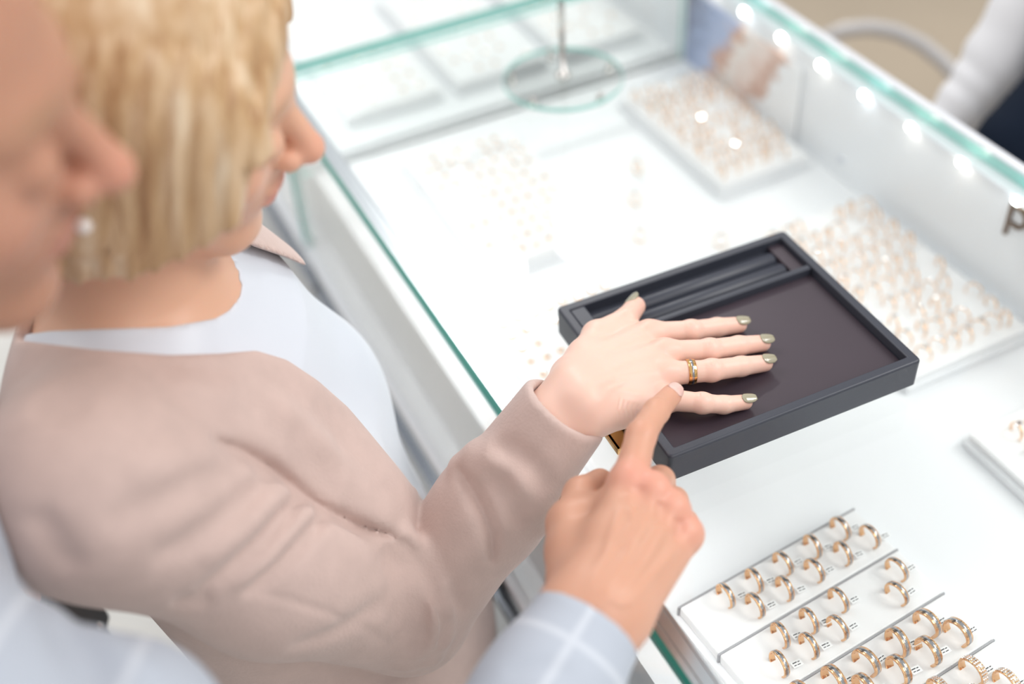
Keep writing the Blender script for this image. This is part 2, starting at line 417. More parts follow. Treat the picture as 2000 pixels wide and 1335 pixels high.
# ================================================================== printed picture card standing at the back panel
def card_mat():
    m = bpy.data.materials.new('printed_picture'); m.use_nodes = True; nt = m.node_tree; b = nt.nodes['Principled BSDF']
    b.inputs['Roughness'].default_value = 0.3
    tc = nt.nodes.new('ShaderNodeTexCoord'); nz = nt.nodes.new('ShaderNodeTexNoise'); nz.inputs['Scale'].default_value = 9
    nt.links.new(tc.outputs['Generated'], nz.inputs['Vector'])
    sp = nt.nodes.new('ShaderNodeSeparateXYZ'); nt.links.new(tc.outputs['Generated'], sp.inputs[0])
    ma = nt.nodes.new('ShaderNodeMath'); ma.operation = 'MULTIPLY_ADD'; ma.inputs[1].default_value = 0.35; nt.links.new(nz.outputs['Fac'], ma.inputs[0])
    mb = nt.nodes.new('ShaderNodeMath'); mb.operation = 'SUBTRACT'; mb.inputs[0].default_value = 1.0; nt.links.new(sp.outputs['Y'], mb.inputs[1])
    mc = nt.nodes.new('ShaderNodeMath'); mc.operation = 'MULTIPLY_ADD'; mc.inputs[1].default_value = -0.25; nt.links.new(sp.outputs['Z'], mc.inputs[0]); nt.links.new(mb.outputs[0], mc.inputs[2])
    nt.links.new(mc.outputs[0], ma.inputs[2])
    cr = nt.nodes.new('ShaderNodeValToRGB'); e = cr.color_ramp
    stops = [(0.0, (0.10, 0.13, 0.22)), (0.20, (0.28, 0.36, 0.58)), (0.36, (0.42, 0.50, 0.72)), (0.42, (0.62, 0.30, 0.16)), (0.50, (0.85, 0.80, 0.76)), (0.68, (0.80, 0.62, 0.55)), (0.76, (0.55, 0.30, 0.20)), (0.82, (0.86, 0.87, 0.89)), (1.0, (0.90, 0.91, 0.93))]
    e.elements[0].position = stops[0][0]; e.elements[0].color = (*stops[0][1], 1)
    e.elements[1].position = stops[-1][0]; e.elements[1].color = (*stops[-1][1], 1)
    for p_, c_ in stops[1:-1]:
        k = e.elements.new(p_); k.color = (*c_, 1)
    nt.links.new(ma.outputs[0], cr.inputs[0]); nt.links.new(cr.outputs[0], b.inputs['Base Color']); return m
pc = box('picture_card', (-0.002, -0.125, 0), (0.002, 0.125, 0.105), card_mat(), None, 0.0005)
pc.location = cw(CX1 - 0.0235, 1.112, DECK + 0.001); pc.rotation_euler = (0, 0, YAW)
tag(pc, 'glossy printed picture card with blue and skin tones at the far corner', 'picture card')

# ================================================================== black presentation tray
TA = np.array([0.03992, 0.76224, 0.0278]); TYAW = 0.37491; TW, TL, TH = 0.230, 0.1937, 0.0278
TU = np.array([math.cos(TYAW), math.sin(TYAW), 0]); TV = np.array([math.sin(TYAW), -math.cos(TYAW), 0])
def tw(u, v, z): return np.array([TA[0], TA[1], G]) + TU * u + TV * v + np.array([0, 0, z])
tray = empty('presentation_tray', (TA[0], TA[1], G + 0.0003), TYAW)
tag(tray, 'black leatherette jewellery presentation tray on the glass counter', 'tray')
RIM = 0.0085; SLOT0, SLOT1 = 0.0085, 0.050; DIVW = 0.006; LEFT = 0.0165
FLOORZ = 0.0190
def tb(name, u0, v0, z0, u1, v1, z1, m, bev=0.0015, parent=None):
    return box(name, (u0, -v1, z0), (u1, -v0, z1), m, parent or tray, bev, 3)
tb('base', 0.001, 0.001, 0.0, TW - 0.001, TL - 0.001, FLOORZ - 0.0022, M['tray'], 0.001)
# the frame: one mitred ring with a soft rounded edge
bm = bmesh.new()
def ring_loop(i_l, i_r, i_t, i_b, z): return [bm.verts.new(v) for v in ((i_l, -TL + i_b, z), (TW - i_r, -TL + i_b, z), (TW - i_r, -i_t, z), (i_l, -i_t, z))]
lv = []
def rounded(offx, offr, offt, offb, z, rad, seg=5):
    out = []
    cs = [(offx + rad, -TL + offb + rad, math.pi), (TW - offr - rad, -TL + offb + rad, 1.5 * math.pi), (TW - offr - rad, -offt - rad, 0.0), (offx + rad, -offt - rad, 0.5 * math.pi)]
    for cx_, cy_, a0 in cs:
        for s in range(seg + 1):
            a = a0 + s / seg * math.pi / 2; out.append(bm.verts.new((cx_ + rad * math.cos(a), cy_ + rad * math.sin(a), z)))
    return out
R3 = 0.004
loops = [rounded(0.0008, 0.0008, 0.0008, 0.0008, 0.0, R3), rounded(0, 0, 0, 0, 0.0012, R3), rounded(0, 0, 0, 0, TH - 0.0022, R3)]
for s in (0.35, 0.7, 1.0):
    a = s * math.pi / 2; o_ = 0.0022 * (1 - math.cos(a)); loops.append(rounded(o_, o_, o_, o_, TH - 0.0022 + 0.0022 * math.sin(a), R3 - o_ * 0.6))
loops.append(rounded(RIM - 0.001, RIM - 0.001, RIM - 0.001, RIM - 0.001, TH, 0.0016))
loops.append(rounded(RIM, RIM, RIM, RIM, TH - 0.001, 0.0012)); loops.append(rounded(RIM, RIM, RIM, RIM, 0.0005, 0.0012))
for a, b in zip(loops[:-1], loops[1:]):
    for k in range(len(a)):
        k2 = (k + 1) % len(a); bm.faces.new((a[k], a[k2], b[k2], b[k]))
fr = from_bm('frame', bm, M['tray'], tray)
for p in fr.data.polygons: p.use_smooth = abs(p.normal.z) < 0.98 and abs(p.normal.z) > 0.02
tb('inlay', RIM + 0.0003, SLOT1 + DIVW, FLOORZ - 0.0022, TW - RIM - 0.0003, TL - RIM - 0.0003, FLOORZ, M['tray_in'], 0.0006)
tb('divider', RIM + 0.0002, SLOT1, FLOORZ - 0.012, TW - RIM - 0.0002, SLOT1 + DIVW, TH - 0.0012, M['tray'], 0.0015)
tb('slot_end_block', RIM + 0.0002, SLOT0 + 0.0002, FLOORZ - 0.012, RIM + 0.014, SLOT1 - 0.0002, TH - 0.0008, M['tray'], 0.0012)
tb('slot_end_block', TW - RIM - 0.014, SLOT0 + 0.0002, FLOORZ - 0.012, TW - RIM - 0.0002, SLOT1 - 0.0002, TH - 0.006, M['tray_in'], 0.0012)
for vc in (0.0205, 0.0375):
    bm = bmesh.new(); nn = 24
    bm_tube(bm, [(RIM + 0.0145, -vc, 0.0155), (RIM + 0.016, -vc, 0.0155), (TW - RIM - 0.017, -vc, 0.0155), (TW - RIM - 0.0155, -vc, 0.0155)], [0.0060, 0.0074, 0.0074, 0.0060], nn)
    from_bm('ring_roll', bm, M['tray'], tray, True)
# polished gold handle plate on the short side
bm = bmesh.new()
bm_box(bm, (-0.0215, -0.152, 0.004), (-0.0005, -0.126, 0.0068), 0.0006)
bm_box(bm, (-0.0215, -0.152, 0.0005), (-0.0185, -0.126, 0.0068), 0.0005)
from_bm('handle', bm, M['gold'], tray)['label'] = 'polished gold handle plate'

# ================================================================== hands
def nail_patch(name, base, tip, up, width, m, parent, rad, side_arc=1.05, thick=0.0007, square=2.6):
    # a curved plate lying on the fingertip between two centreline points
    base = np.asarray(base, float); tip = np.asarray(tip, float); ax = tip - base; L = np.linalg.norm(ax); ax /= L
    up = np.asarray(up, float); up = up - ax * (up @ ax); up /= np.linalg.norm(up); sd = np.cross(ax, up)
    nu, nv = 14, 12; bm = bmesh.new(); top = []; bot = []
    for i in range(nu + 1):
        u = i / nu; ro, rb = [], []
        s = abs(2 * u - 1); wv = (1 - s ** square) ** (1 / square) if u > 0.5 else (1 - s ** 2.2) ** (1 / 2.2)
        wv = max(wv, 0.02) if u < 0.5 else max(wv, 0.55)
        for j in range(nv + 1):
            v = (j / nv) * 2 - 1; th = v * side_arc * wv * width / rad
            drop = 0.0010 * (u ** 2) + 0.0004 * (1 - u) * (1 if u < 0.15 else 0)
            r = rad + 0.0002 - drop
            p = base + ax * (u * L) + (up * math.cos(th) + sd * math.sin(th)) * r
            ro.append(bm.verts.new(p + (up * math.cos(th) + sd * math.sin(th)) * thick)); rb.append(bm.verts.new(p - (up * math.cos(th) + sd * math.sin(th)) * 0.0012))
        top.append(ro); bot.append(rb)
    for i in range(nu):
        for j in range(nv):
            bm.faces.new((top[i][j], top[i + 1][j], top[i + 1][j + 1], top[i][j + 1])); bm.faces.new((bot[i][j], bot[i][j + 1], bot[i + 1][j + 1], bot[i + 1][j]))
        bm.faces.new((top[i][0], bot[i][0], bot[i + 1][0], top[i + 1][0])); bm.faces.new((top[i][nv], top[i + 1][nv], bot[i + 1][nv], bot[i][nv]))
    for j in range(nv):
        bm.faces.new((top[0][j], top[0][j + 1], bot[0][j + 1], bot[0][j])); bm.faces.new((top[nu][j], bot[nu][j], bot[nu][j + 1], top[nu][j + 1]))
    return from_bm(name, bm, m, parent, True)
M['skin'] = mat('fair_skin', (0.80, 0.56, 0.46), 0.42, sss=0.25, attr='skin', bump=(900, 0.06, 0.0004), spec=0.35)
M['polish'] = mat('olive_nail_polish', (0.34, 0.31, 0.215), 0.12, coat=0.8)
M['nail'] = mat('natural_nail', (0.80, 0.52, 0.46), 0.2, coat=0.4)

def knuckle_creases(pip, axis, up, r, n=4, gap=0.0021, amp=0.00055, w=0.00055):
    # short wrinkles across the back of a finger joint
    out = []; axis = axis / np.linalg.norm(axis); up = up - axis * (up @ axis); up /= np.linalg.norm(up); sd = np.cross(axis, up)
    for k in range(n):
        o = (k - (n - 1) / 2) * gap; span = 0.75 - 0.22 * abs(k - (n - 1) / 2)
        pts = [pip + axis * (o * (1 + 0.5 * abs(t))) + (up * math.cos(t) + sd * math.sin(t)) * r for t in np.linspace(-span, span, 5)]
        out.append((np.array(pts), amp, w))
    return out
def poly_near(P, pts):
    n = len(pts) - 1; d = np.full(len(P), 1e9, f32); tt = np.zeros(len(P), f32)
    for i in range(n):
        ba = pts[i + 1] - pts[i]; pa = P - pts[i]; t = np.clip(pa @ ba / (ba @ ba + 1e-12), 0, 1)
        e = np.linalg.norm(pa - t[:, None] * ba, axis=1); mk = e < d; d[mk] = e[mk]; tt[mk] = (i + t[mk]) / n
    return d, tt
def with_creases(sdf, lines):
    lines = [(np.asarray(p, f32), a, w, np.asarray(p).mean(0), np.max(np.linalg.norm(np.asarray(p) - np.asarray(p).mean(0), axis=1)) + 4 * w) for p, a, w in lines]
    def f(P):
        d = sdf(P)
        for pts, a, w, c, R in lines:
            mk = np.linalg.norm(P - c.astype(f32), axis=1) < R
            if mk.any():
                e, t = poly_near(P[mk], pts); tp = np.clip(np.minimum(t, 1 - t) / .28, 0, 1); d[mk] += (a * tp * (2 - tp) * np.exp(-(e / w) ** 2)).astype(f32)
        return d
    return f
UP = np.array([0, 0, 1.0])

# ---- the woman's right hand, flat on the tray
WH = {}
WH['index'] = [at_z(1268, 652, .037), at_z(1350, 646, .037), at_z(1400, 639, .031), at_z(1443, 634, .0265)]
WH['middle'] = [at_z(1297, 689, .040), at_z(1386, 683, .039), at_z(1442, 675, .032), at_z(1489, 670, .0265)]
WH['ring'] = [at_z(1296, 730, .040), at_z(1390, 723, .038), at_z(1447, 715, .032), at_z(1493, 709, .0265)]
WH['pinky'] = [at_z(1286, 778, .034), at_z(1372, 787, .034), at_z(1414, 790, .029), at_z(1455, 785, .0255)]
w_car = [at_z(1118, 728, .052), at_z(1120, 755, .055), at_z(1128, 782, .053), at_z(1143, 808, .048)]
WT = [at_z(1112, 735, .048), at_z(1166, 655, .040), at_z(1222, 624, .038), at_z(1241, 598, .036)]
w_fa = [at_z(1120, 775, .052), at_z(1075, 815, .055)]
w_arm_end = at_z(1000, 890, .018)
wr = dict(index=(.0098, .0086, .0079, .0068), middle=(.0100, .0087, .0080, .0069), ring=(.0098, .0086, .0079, .0068), pinky=(.0090, .0077, .0070, .0060))
w_fing = [chain(WH[k], wr[k], .003) for k in ('index', 'middle', 'ring', 'pinky')]
w_thumb = chain(WT, (.0135, .0115, .0095, .0085), .004)
w_meta = [cone(w_car[i], WH[k][0], .0135 - .001 * (i == 3), .0105 - .001 * (i == 3)) for i, k in enumerate(('index', 'middle', 'ring', 'pinky'))]
w_palm = [cone((w_car[1] + w_car[2]) / 2 - UP * .008, (WH['middle'][0] + WH['ring'][0]) / 2 - UP * .012, .014, .010),
          cone(w_car[3] - UP * .008, WH['pinky'][0] - UP * .008, .013, .010),
          cone(w_car[0] - UP * .010, WH['index'][0] - UP * .010, .013, .009)]
w_web = [cone(WT[1], WH['index'][0] - UP * .006, .010, .008), cone((WT[0] + WT[1]) / 2, (w_car[0] + WH['index'][0]) / 2 - UP * .006, .012, .011)]
w_wrist = [cone(at_z(1118, 764, .053), at_z(1068, 808, .044), .0190, .0190), cone(at_z(1142, 800, .049), at_z(1088, 840, .040), .0180, .0180), cone(at_z(1080, 825, .042), w_arm_end, .0200, .0200)]
w_know = [ball(WH['index'][0] + UP * .0015, .0093), ball(WH['middle'][0] + UP * .0018, .0097), ball(WH['ring'][0] + UP * .0016, .0092), ball(WH['pinky'][0] + UP * .0012, .0082)]
w_pip = [ball(WH[k][1] + UP * .0004, wr[k][1] + .0002) for k in WH]
ulna = ball(at_z(1140, 783, .060), .0125)
def w_hand0(P):
    palm = sm([f(P) for f in w_meta + w_palm], .012)
    palm = smin(palm, sm([f(P) for f in w_wrist], .012), .016)
    palm = smin(palm, ulna(P), .012)
    palm = smin(palm, sm([f(P) for f in w_web], .008), .010)
    palm = smin(palm, sm([f(P) for f in w_know], .002), .006)
    th = w_thumb(P); palm = smin(palm, th, .007)
    fg = None
    for f, b in zip(w_fing, w_pip):
        d = smin(f(P), b(P), .003); fg = d if fg is None else np.minimum(fg, d)
    return smin(palm, fg, .0055)
w_lines = []
for k in WH:
    p = WH[k]
    w_lines += knuckle_creases(p[1], p[2] - p[0], UP, wr[k][1] + .0005, 4, .0021)
    w_lines += knuckle_creases(p[2], p[3] - p[1], UP, wr[k][2] + .0003, 2, .0018, .0004)
w_lines += knuckle_creases(WT[2], WT[3] - WT[1], np.array([-.5, .2, .8]), .0098, 3, .002)
# folds on the ulnar side of the wrist
hp = lambda pts: hit(w_hand0, pts)
for a_ in range(5):
    x = 1206 + a_ * 9; w_lines.append((hp([(x + 6, 776 + a_ * 3), (x + 1, 800), (x + 3, 820)]), .0007, .0011))
# faint tendons and veins raised on the back
for pts, a_, w_ in (([(1150, 760), (1200, 735), (1245, 728), (1285, 728)], -.0007, .0035), ([(1160, 735), (1220, 706), (1285, 690)], -.0006, .0032), ([(1165, 790), (1190, 760), (1228, 740)], -.0007, .0022), ([(1190, 760), (1225, 765), (1262, 772)], -.0004, .0025), ([(1160, 705), (1210, 670), (1262, 655)], -.0005, .003)):
    w_lines.append((hp(pts), a_, w_))
w_hand1 = with_creases(w_hand0, w_lines)
def tray_height(P):
    q = P - np.array([TA[0], TA[1], G], f32); u = q @ TU.astype(f32); v = q @ TV.astype(f32)
    ins = (u > -.0006) & (u < TW) & (v > -.0006) & (v < TL)
    rim = (u < RIM + .001) | (v < RIM + .001) | ((v > SLOT1 - .001) & (v < SLOT1 + DIVW + .001)) | ((u < RIM + .015) & (v < SLOT1))
    return np.where(ins, np.where(rim, TH + .0012, np.where(v < SLOT1, .0235, FLOORZ + .0008)), .0004).astype(f32)
def w_hand(P): return np.maximum(w_hand1(P), f32(G) + tray_height(P) - P[:, 2])
wl = [w_arm_end, WH['middle'][3], WT[3], WH['pinky'][3]]
lo = np.min(np.array(wl), 0) - .045; hi = np.max(np.array(wl), 0) + .045; lo[2] = G + .008
w_hand_vq = sculpt(w_hand, lo, hi, 0.00115)
def skin_colour(V, tone, red_pts, red=(0.80, 0.36, 0.27), knuck=None):
    c = np.tile(np.array(tone), (len(V), 1)); 
    for p, R, a in red_pts:
        w_ = a * np.exp(-((V - p) ** 2).sum(1) / R ** 2); c = c * (1 - w_[:, None]) + np.array(red) * w_[:, None]
    return c
w_red = []
for k in WH: w_red += [(WH[k][3], .012, .35), (WH[k][1], .008, .28), (WH[k][0] + UP * .008, .012, .26)]
w_red += [(WT[3], .016, .35), (WT[2], .010, .2)]
W_TONE = (0.81, 0.545, 0.45)
w_hand_col = skin_colour(w_hand_vq[0], W_TONE, w_red)

# ---- the man's right hand, index finger pointing at the ring
MI = [at_z(1228, 945, .078), at_z(1252, 850, .083), at_z(1282, 803, .075), at_z(1311, 771, .0635)]
MM = [at_z(1272, 962, .076), at_z(1289, 938, .050), at_z(1262, 985, .032), at_z(1245, 1010, .040)]
MR = [at_z(1310, 996, .069), at_z(1316, 978, .042), at_z(1285, 1020, .028), at_z(1268, 1045, .036)]
MP = [at_z(1338, 1043, .058), at_z(1338, 1020, .034), at_z(1305, 1055, .024), at_z(1290, 1075, .032)]
m_car = [at_z(1128, 1165, .072), at_z(1158, 1178, .076), at_z(1190, 1192, .073), at_z(1222, 1205, .064)]
MT = [at_z(1122, 1130, .060), at_z(1113, 1022, .056), at_z(1135, 965, .052), at_z(1172, 940, .046)]
m_wr0, m_wr1 = at_z(1150, 1195, .070), at_z(1085, 1300, .072)
m_elb = np.array([-0.12, 0.20, 1.075])
m_fing = [chain(MI, (.0125, .0104, .0092, .0080), .004), chain(MM, (.0120, .0102, .0092, .0082), .004), chain(MR, (.0114, .0098, .0088, .008), .004), chain(MP, (.0108, .0088, .0080, .007), .004)]
m_meta = [cone(m_car[i], q, .0150, .0122 - .0008 * i) for i, q in enumerate((MI[0], MM[0], MR[0], MP[0]))]
m_palm = [cone(m_car[1] - UP * .012, (MM[0] + MI[0]) / 2 - UP * .016, .016, .013), cone(m_car[2] - UP * .012, (MR[0] + MP[0]) / 2 - UP * .016, .016, .013)]
m_thumb = chain(MT, (.0190, .0145, .0118, .0095), .006)
m_web = [cone((MT[0] + MT[1]) / 2, (m_car[0] + MI[0]) / 2 - UP * .006, .016, .015), cone(MT[1], MI[0] - UP * .010, .012, .011)]
m_wrist = [cone(at_z(1140, 1180, .070), m_wr1 + np.array([-.008, .008, 0]), .0235, .0250), cone(at_z(1185, 1200, .066), m_wr1 + np.array([.010, -.006, -.004]), .0220, .0240), cone(m_wr1, m_wr1 + (m_elb - m_wr1) * .55, .0255, .033)]
m_kn = [ball(MI[0] + UP * .0030, .0120), ball(MM[0] + UP * .0034, .0118), ball(MR[0] + UP * .0020, .0112), ball(MP[0] + UP * .0010, .0105)]
def m_hand0(P):
    palm = sm([f(P) for f in m_meta + m_palm], .013)
    palm = smin(palm, sm([f(P) for f in m_wrist], .012), .018)
    palm = smin(palm, sm([f(P) for f in m_web], .010), .012)
    palm = smin(palm, sm([f(P) for f in m_kn], .002), .007)
    palm = smin(palm, m_thumb(P), .010)
    fg = None
    for f in m_fing:
        d = f(P); fg = d if fg is None else np.minimum(fg, d)
    return smin(palm, fg, .006)
m_lines = knuckle_creases(MI[1], MI[2] - MI[0], UP, .0112, 5, .0026, .0008, .0008) + knuckle_creases(MI[2], MI[3] - MI[1], UP, .0096, 4, .0020, .0005, .0007)
hm = lambda pts: hit(m_hand0, pts)
for pts, a_, w_ in (([(1150, 1160), (1185, 1080), (1215, 985)], -.0016, .0038), ([(1175, 1165), (1225, 1085), (1262, 1000)], -.0017, .0038), ([(1205, 1165), (1262, 1090), (1300, 1022)], -.0016, .0036), ([(1228, 1175), (1285, 1110), (1325, 1065)], -.0012, .0036),
                    ([(1205, 1070), (1235, 1020), (1232, 985)], -.0012, .0022), ([(1160, 1110), (1200, 1070), (1245, 1050), (1275, 1010)], -.0009, .002), ([(1150, 1195), (1190, 1165), (1212, 1178), (1240, 1172)], -.0012, .0025),
                    ([(1210, 965), (1222, 958), (1240, 962)], .0008, .0010), ([(1245, 1000), (1252, 975), (1250, 945)], .0025, .0045), ([(1290, 1025), (1293, 1000), (1293, 978)], .0022, .0045), ([(1318, 1055), (1327, 1030), (1328, 1010)], .0018, .0042)):
    m_lines.append((hm(pts), a_, w_))
m_hand = with_creases(m_hand0, m_lines)
ml = np.array([MI[3], MP[0], MT[1], m_wr1 + (m_elb - m_wr1) * .55, MR[2], MP[2]])
lo = ml.min(0) - .04; hi = ml.max(0) + .04
m_hand_vq = sculpt(m_hand, lo, hi, 0.0013)
m_red = [(MI[0] + UP * .01, .014, .5), (MM[0] + UP * .01, .014, .5), (MR[0] + UP * .01, .012, .35), (MP[0] + UP * .008, .016, .5), (MI[1], .009, .3), (MI[3], .012, .25)]
M_TONE = (0.63, 0.34, 0.235)
m_hand_col = skin_colour(m_hand_vq[0], M_TONE, m_red, (0.80, 0.34, 0.27))

# ================================================================== people
def frame(fwd, up):
    f = np.asarray(fwd, float); f /= np.linalg.norm(f); u = np.asarray(up, float); u -= f * (u @ f); u /= np.linalg.norm(u)
    return np.stack([f, np.cross(u, f), u], 1)        # columns: forward, left, up
def head_sdf(c, Rm, s=1.0, nose=1.0):
    c = np.asarray(c, f32); Rf = np.asarray(Rm, f32)
    sk = ellipsoid((-.012, 0, .032), (.098, .076, .090)); fc = ellipsoid((.018, 0, -.028), (.074, .060, .082))
    jaw = [cone((.0, sg * .046, -.062), (.066, sg * .012, -.102), .020, .017) for sg in (1, -1)]
    chin = ball((.074, 0, -.100), .0175); brow = ellipsoid((.074, 0, .024), (.020, .046, .014))
    ns = [cone((.086, 0, .016), (.112 + .006 * (nose - 1), 0, -.019), .0070, .0098), cone((.112 + .004 * (nose - 1), 0, -.021), (.096, 0, -.030), .0092, .0075), ball((.101, .0115, -.025), .0078), ball((.101, -.0115, -.025), .0078)]
    muz = ellipsoid((.066, 0, -.055), (.028, .032, .032))
    ul = ellipsoid((.0925, 0, -.0505), (.0085, .021, .0058)); ll = ellipsoid((.0905, 0, -.0620), (.0085, .019, .0062))
    mouth = cone((.101, .022, -.0565), (.101, -.022, -.0565), .0012, .0012)
    eyes = [ball((.083, sg * .031, .004), .0125) for sg in (1, -1)]; sock = [ball((.104, sg * .033, .006), .016) for sg in (1, -1)]
    cheek = [ellipsoid((.055, sg * .040, -.022), (.030, .022, .026)) for sg in (1, -1)]
    ears = []
    for sg in (1, -1):
        a = math.radians(14); Re = np.array([[math.cos(a), 0, math.sin(a)], [0, 1, 0], [-math.sin(a), 0, math.cos(a)]])
        ears.append(ellipsoid((-.006, sg * .080, -.006), (.017, .0065, .031), Re)); ears.append(ball((-.004, sg * .077, -.034), .0075))
    earc = [ball((-.001, sg * .089, -.004), .011) for sg in (1, -1)]
    def f(P):
        q = ((P - c) @ Rf) / f32(s)
        d = smin(sk(q), fc(q), .03)
        d = smin(d, sm([j(q) for j in jaw], .01), .022); d = smin(d, chin(q), .018); d = smin(d, brow(q), .014)
        d = smin(d, sm([j(q) for j in cheek], .01), .02); d = smin(d, muz(q), .018)
        for k in sock: d = smax(d, -k(q), .012)
        for k in eyes: d = smin(d, k(q), .004)
        d = smin(d, sm([k(q) for k in ns], .006), .008)
        d = smin(d, smin(ul(q), ll(q), .001), .003); d = smax(d, -mouth(q), .0025)
        e = sm([k(q) for k in ears], .006)
        for k in earc: e = smax(e, -k(q), .006)
        return smin(d, e, .006) * f32(s)
    return f
def head_colour(V, c, Rm, tone, s=1.0, lip=(0.62, 0.24, 0.22)):
    q = ((V - c) @ Rm) / s
    col = np.tile(np.array(tone), (len(V), 1))
    def blend(w, t):
        nonlocal col; col = col * (1 - w[:, None]) + np.array(t) * w[:, None]
    blend(.5 * np.exp(-(((q - (.115, 0, -.02)) / (.02, .02, .018)) ** 2).sum(1)), (0.78, 0.34, 0.25))
    for sg in (1, -1):
        blend(.45 * np.exp(-(((q - (-.006, sg * .082, -.006)) / (.025, .012, .035)) ** 2).sum(1)), (0.80, 0.32, 0.24))
        blend(.25 * np.exp(-(((q - (.065, sg * .045, -.025)) / (.03, .02, .025)) ** 2).sum(1)), (0.80, 0.36, 0.28))
        e = ((q - (.094, sg * .031, -.004)) / (.010, .0145, .0022)); blend(.75 * np.exp(-(e ** 2).sum(1)), (0.22, 0.13, 0.09))      # lashes of lowered lids
        e = ((q - (.094, sg * .033, .030)) / (.020, .021, .0045)); blend(.7 * np.exp(-(e ** 2).sum(1)), (0.30, 0.19, 0.11))
    blend(.85 * np.exp(-(((q - (.097, 0, -.0565)) / (.014, .021, .0105)) ** 4).sum(1)), lip)
    return col
def lathe_body(rows, axis='z', yc=0.0, fdir=(1, 0)):
    # elliptical trunk: rows of (z, half width, half depth, centre offset forward)
    T = np.array(rows, f32); fx, fy = fdir
    def f(P):
        z = P[:, 2]; a = np.interp(z, T[:, 0], T[:, 1]).astype(f32); b = np.interp(z, T[:, 0], T[:, 2]).astype(f32); o = np.interp(z, T[:, 0], T[:, 3]).astype(f32)
        l = np.interp(z, T[:, 0], T[:, 4]).astype(f32)
        X = P[:, 0] * f32(fx) + P[:, 1] * f32(fy) - o; Y = -P[:, 0] * f32(fy) + P[:, 1] * f32(fx) - l
        k0 = np.sqrt((X / b) ** 2 + (Y / a) ** 2) + 1e-6; k1 = np.sqrt((X / (b * b)) ** 2 + (Y / (a * a)) ** 2) + 1e-6
        d = k0 * (k0 - 1) / k1
        return np.maximum(d, np.maximum(z - T[-1, 0], T[0, 0] - z))
    return f

# ---------------------------------------------------------------- the woman
woman = empty('person', (-0.23, 0.66, 0.0))
tag(woman, 'blonde person in beige blazer and white top with hand flat on the black tray', 'person')
wp = woman; WORLD_BUILT.add(woman.name)
W_YC = 0.665
# rows: z, half width, half depth, forward (x), lateral (y)
trunk_rows = [(.70, .170, .118, -.195, W_YC), (.78, .165, .118, -.190, W_YC), (.86, .150, .110, -.190, W_YC), (.93, .148, .108, -.204, W_YC), (1.00, .154, .108, -.216, W_YC), (1.05, .156, .104, -.225, W_YC), (1.10, .154, .096, -.237, W_YC - .006), (1.15, .150, .088, -.247, W_YC - .012), (1.19, .136, .072, -.258, W_YC - .014), (1.215, .108, .060, -.260, W_YC - .007), (1.235, .070, .052, -.260, W_YC), (1.26, .045, .045, -.255, W_YC)]
trunk_e = lathe_body(trunk_rows)
bust = [ellipsoid((-.160, W_YC - .070, 1.030), (.056, .062, .062)), ellipsoid((-.178, W_YC + .066, 1.025), (.054, .058, .060))]
W_S = np.array([-.270, .508, 1.180]); W_S2 = np.array([-.325, .800, 1.130])
W_E = at_d(795, 1190, .955); W_CUFF = at_z(1103, 800, .0505)
W_E2 = np.array([-.25, .90, .93])
shoulders = cone(W_S, W_S2, .050, .050)
def w_trunk(P):
    d = trunk_e(P)
    d = smin(d, sm([b(P) for b in bust], .03), .035)
    return smin(d, shoulders(P), .05)
W_HC = np.array([-.216, .640, 1.385]); W_HR = frame((.93, .02, -.34), (.30, -.16, 1.0))
W_HS = 0.97
w_head = head_sdf(W_HC, W_HR, W_HS)
w_neck = cone(W_HC + W_HR @ np.array([-.028, 0, -.060]), np.array([-.262, W_YC, 1.20]), .049, .056)
clav = [cone((-.205, W_YC - .012, 1.192), (-.245, W_YC - .13, 1.212), .010, .009), cone((-.205, W_YC + .012, 1.192), (-.245, W_YC + .13, 1.212), .010, .009)]
def w_upper(P):
    d = smin(w_trunk(P), w_neck(P), .03)
    d = smin(d, sm([c(P) for c in clav], .004), .012)
    return smin(d, w_head(P), .018)
wu = sculpt(w_upper, (-.40, .45, .95), (-.06, .88, 1.53), .0034)
# legs in jeans
w_jeans = lambda P: sm([cone((-.20, W_YC - .070, .78), (-.21, W_YC - .075, .45), .080, .062)(P), cone((-.21, W_YC - .085, .45), (-.27, W_YC - .085, .06), .062, .045)(P), cone((-.20, W_YC + .070, .78), (-.21, W_YC + .075, .45), .080, .062)(P), cone((-.21, W_YC + .085, .45), (-.27, W_YC + .085, .06), .062, .045)(P), ellipsoid((-.20, W_YC, .80), (.10, .140, .09))(P)], .03)
M['jeans'] = mat('blue_denim', (0.27, 0.40, 0.58), 0.8, bump=(300, .2, .001), var=(30, .2))
mesh_from('jeans', *sculpt(w_jeans, (-.36, .44, .035), (-.04, .89, .93), .008), M['jeans'], wp)
M['leather_black'] = mat('black_leather', (0.012, 0.012, 0.014), 0.35, bump=(250, .1, .001))
for sg in (-1, 1):
    sh = lambda P, y=W_YC + sg * .085: np.maximum(smin(cone((-.28, y, .045), (-.14, y, .025), .042, .032)(P), cone((-.28, y, .07), (-.28, y, .11), .038, .036)(P), .02), -P[:, 2] + f32(.001))
    mesh_from('shoe', *sculpt(sh, (-.34, W_YC + sg * .085 - .06, -.01), (-.08, W_YC + sg * .085 + .06, .16), .006), M['leather_black'], wp)
V, Q = join_vq([wu, w_hand_vq])
colw = np.concatenate([head_colour(wu[0], W_HC, W_HR, (0.72, 0.43, 0.30), W_HS), w_hand_col])
wb = mesh_from('body', V, Q, M['skin'], wp, {'skin': colw})
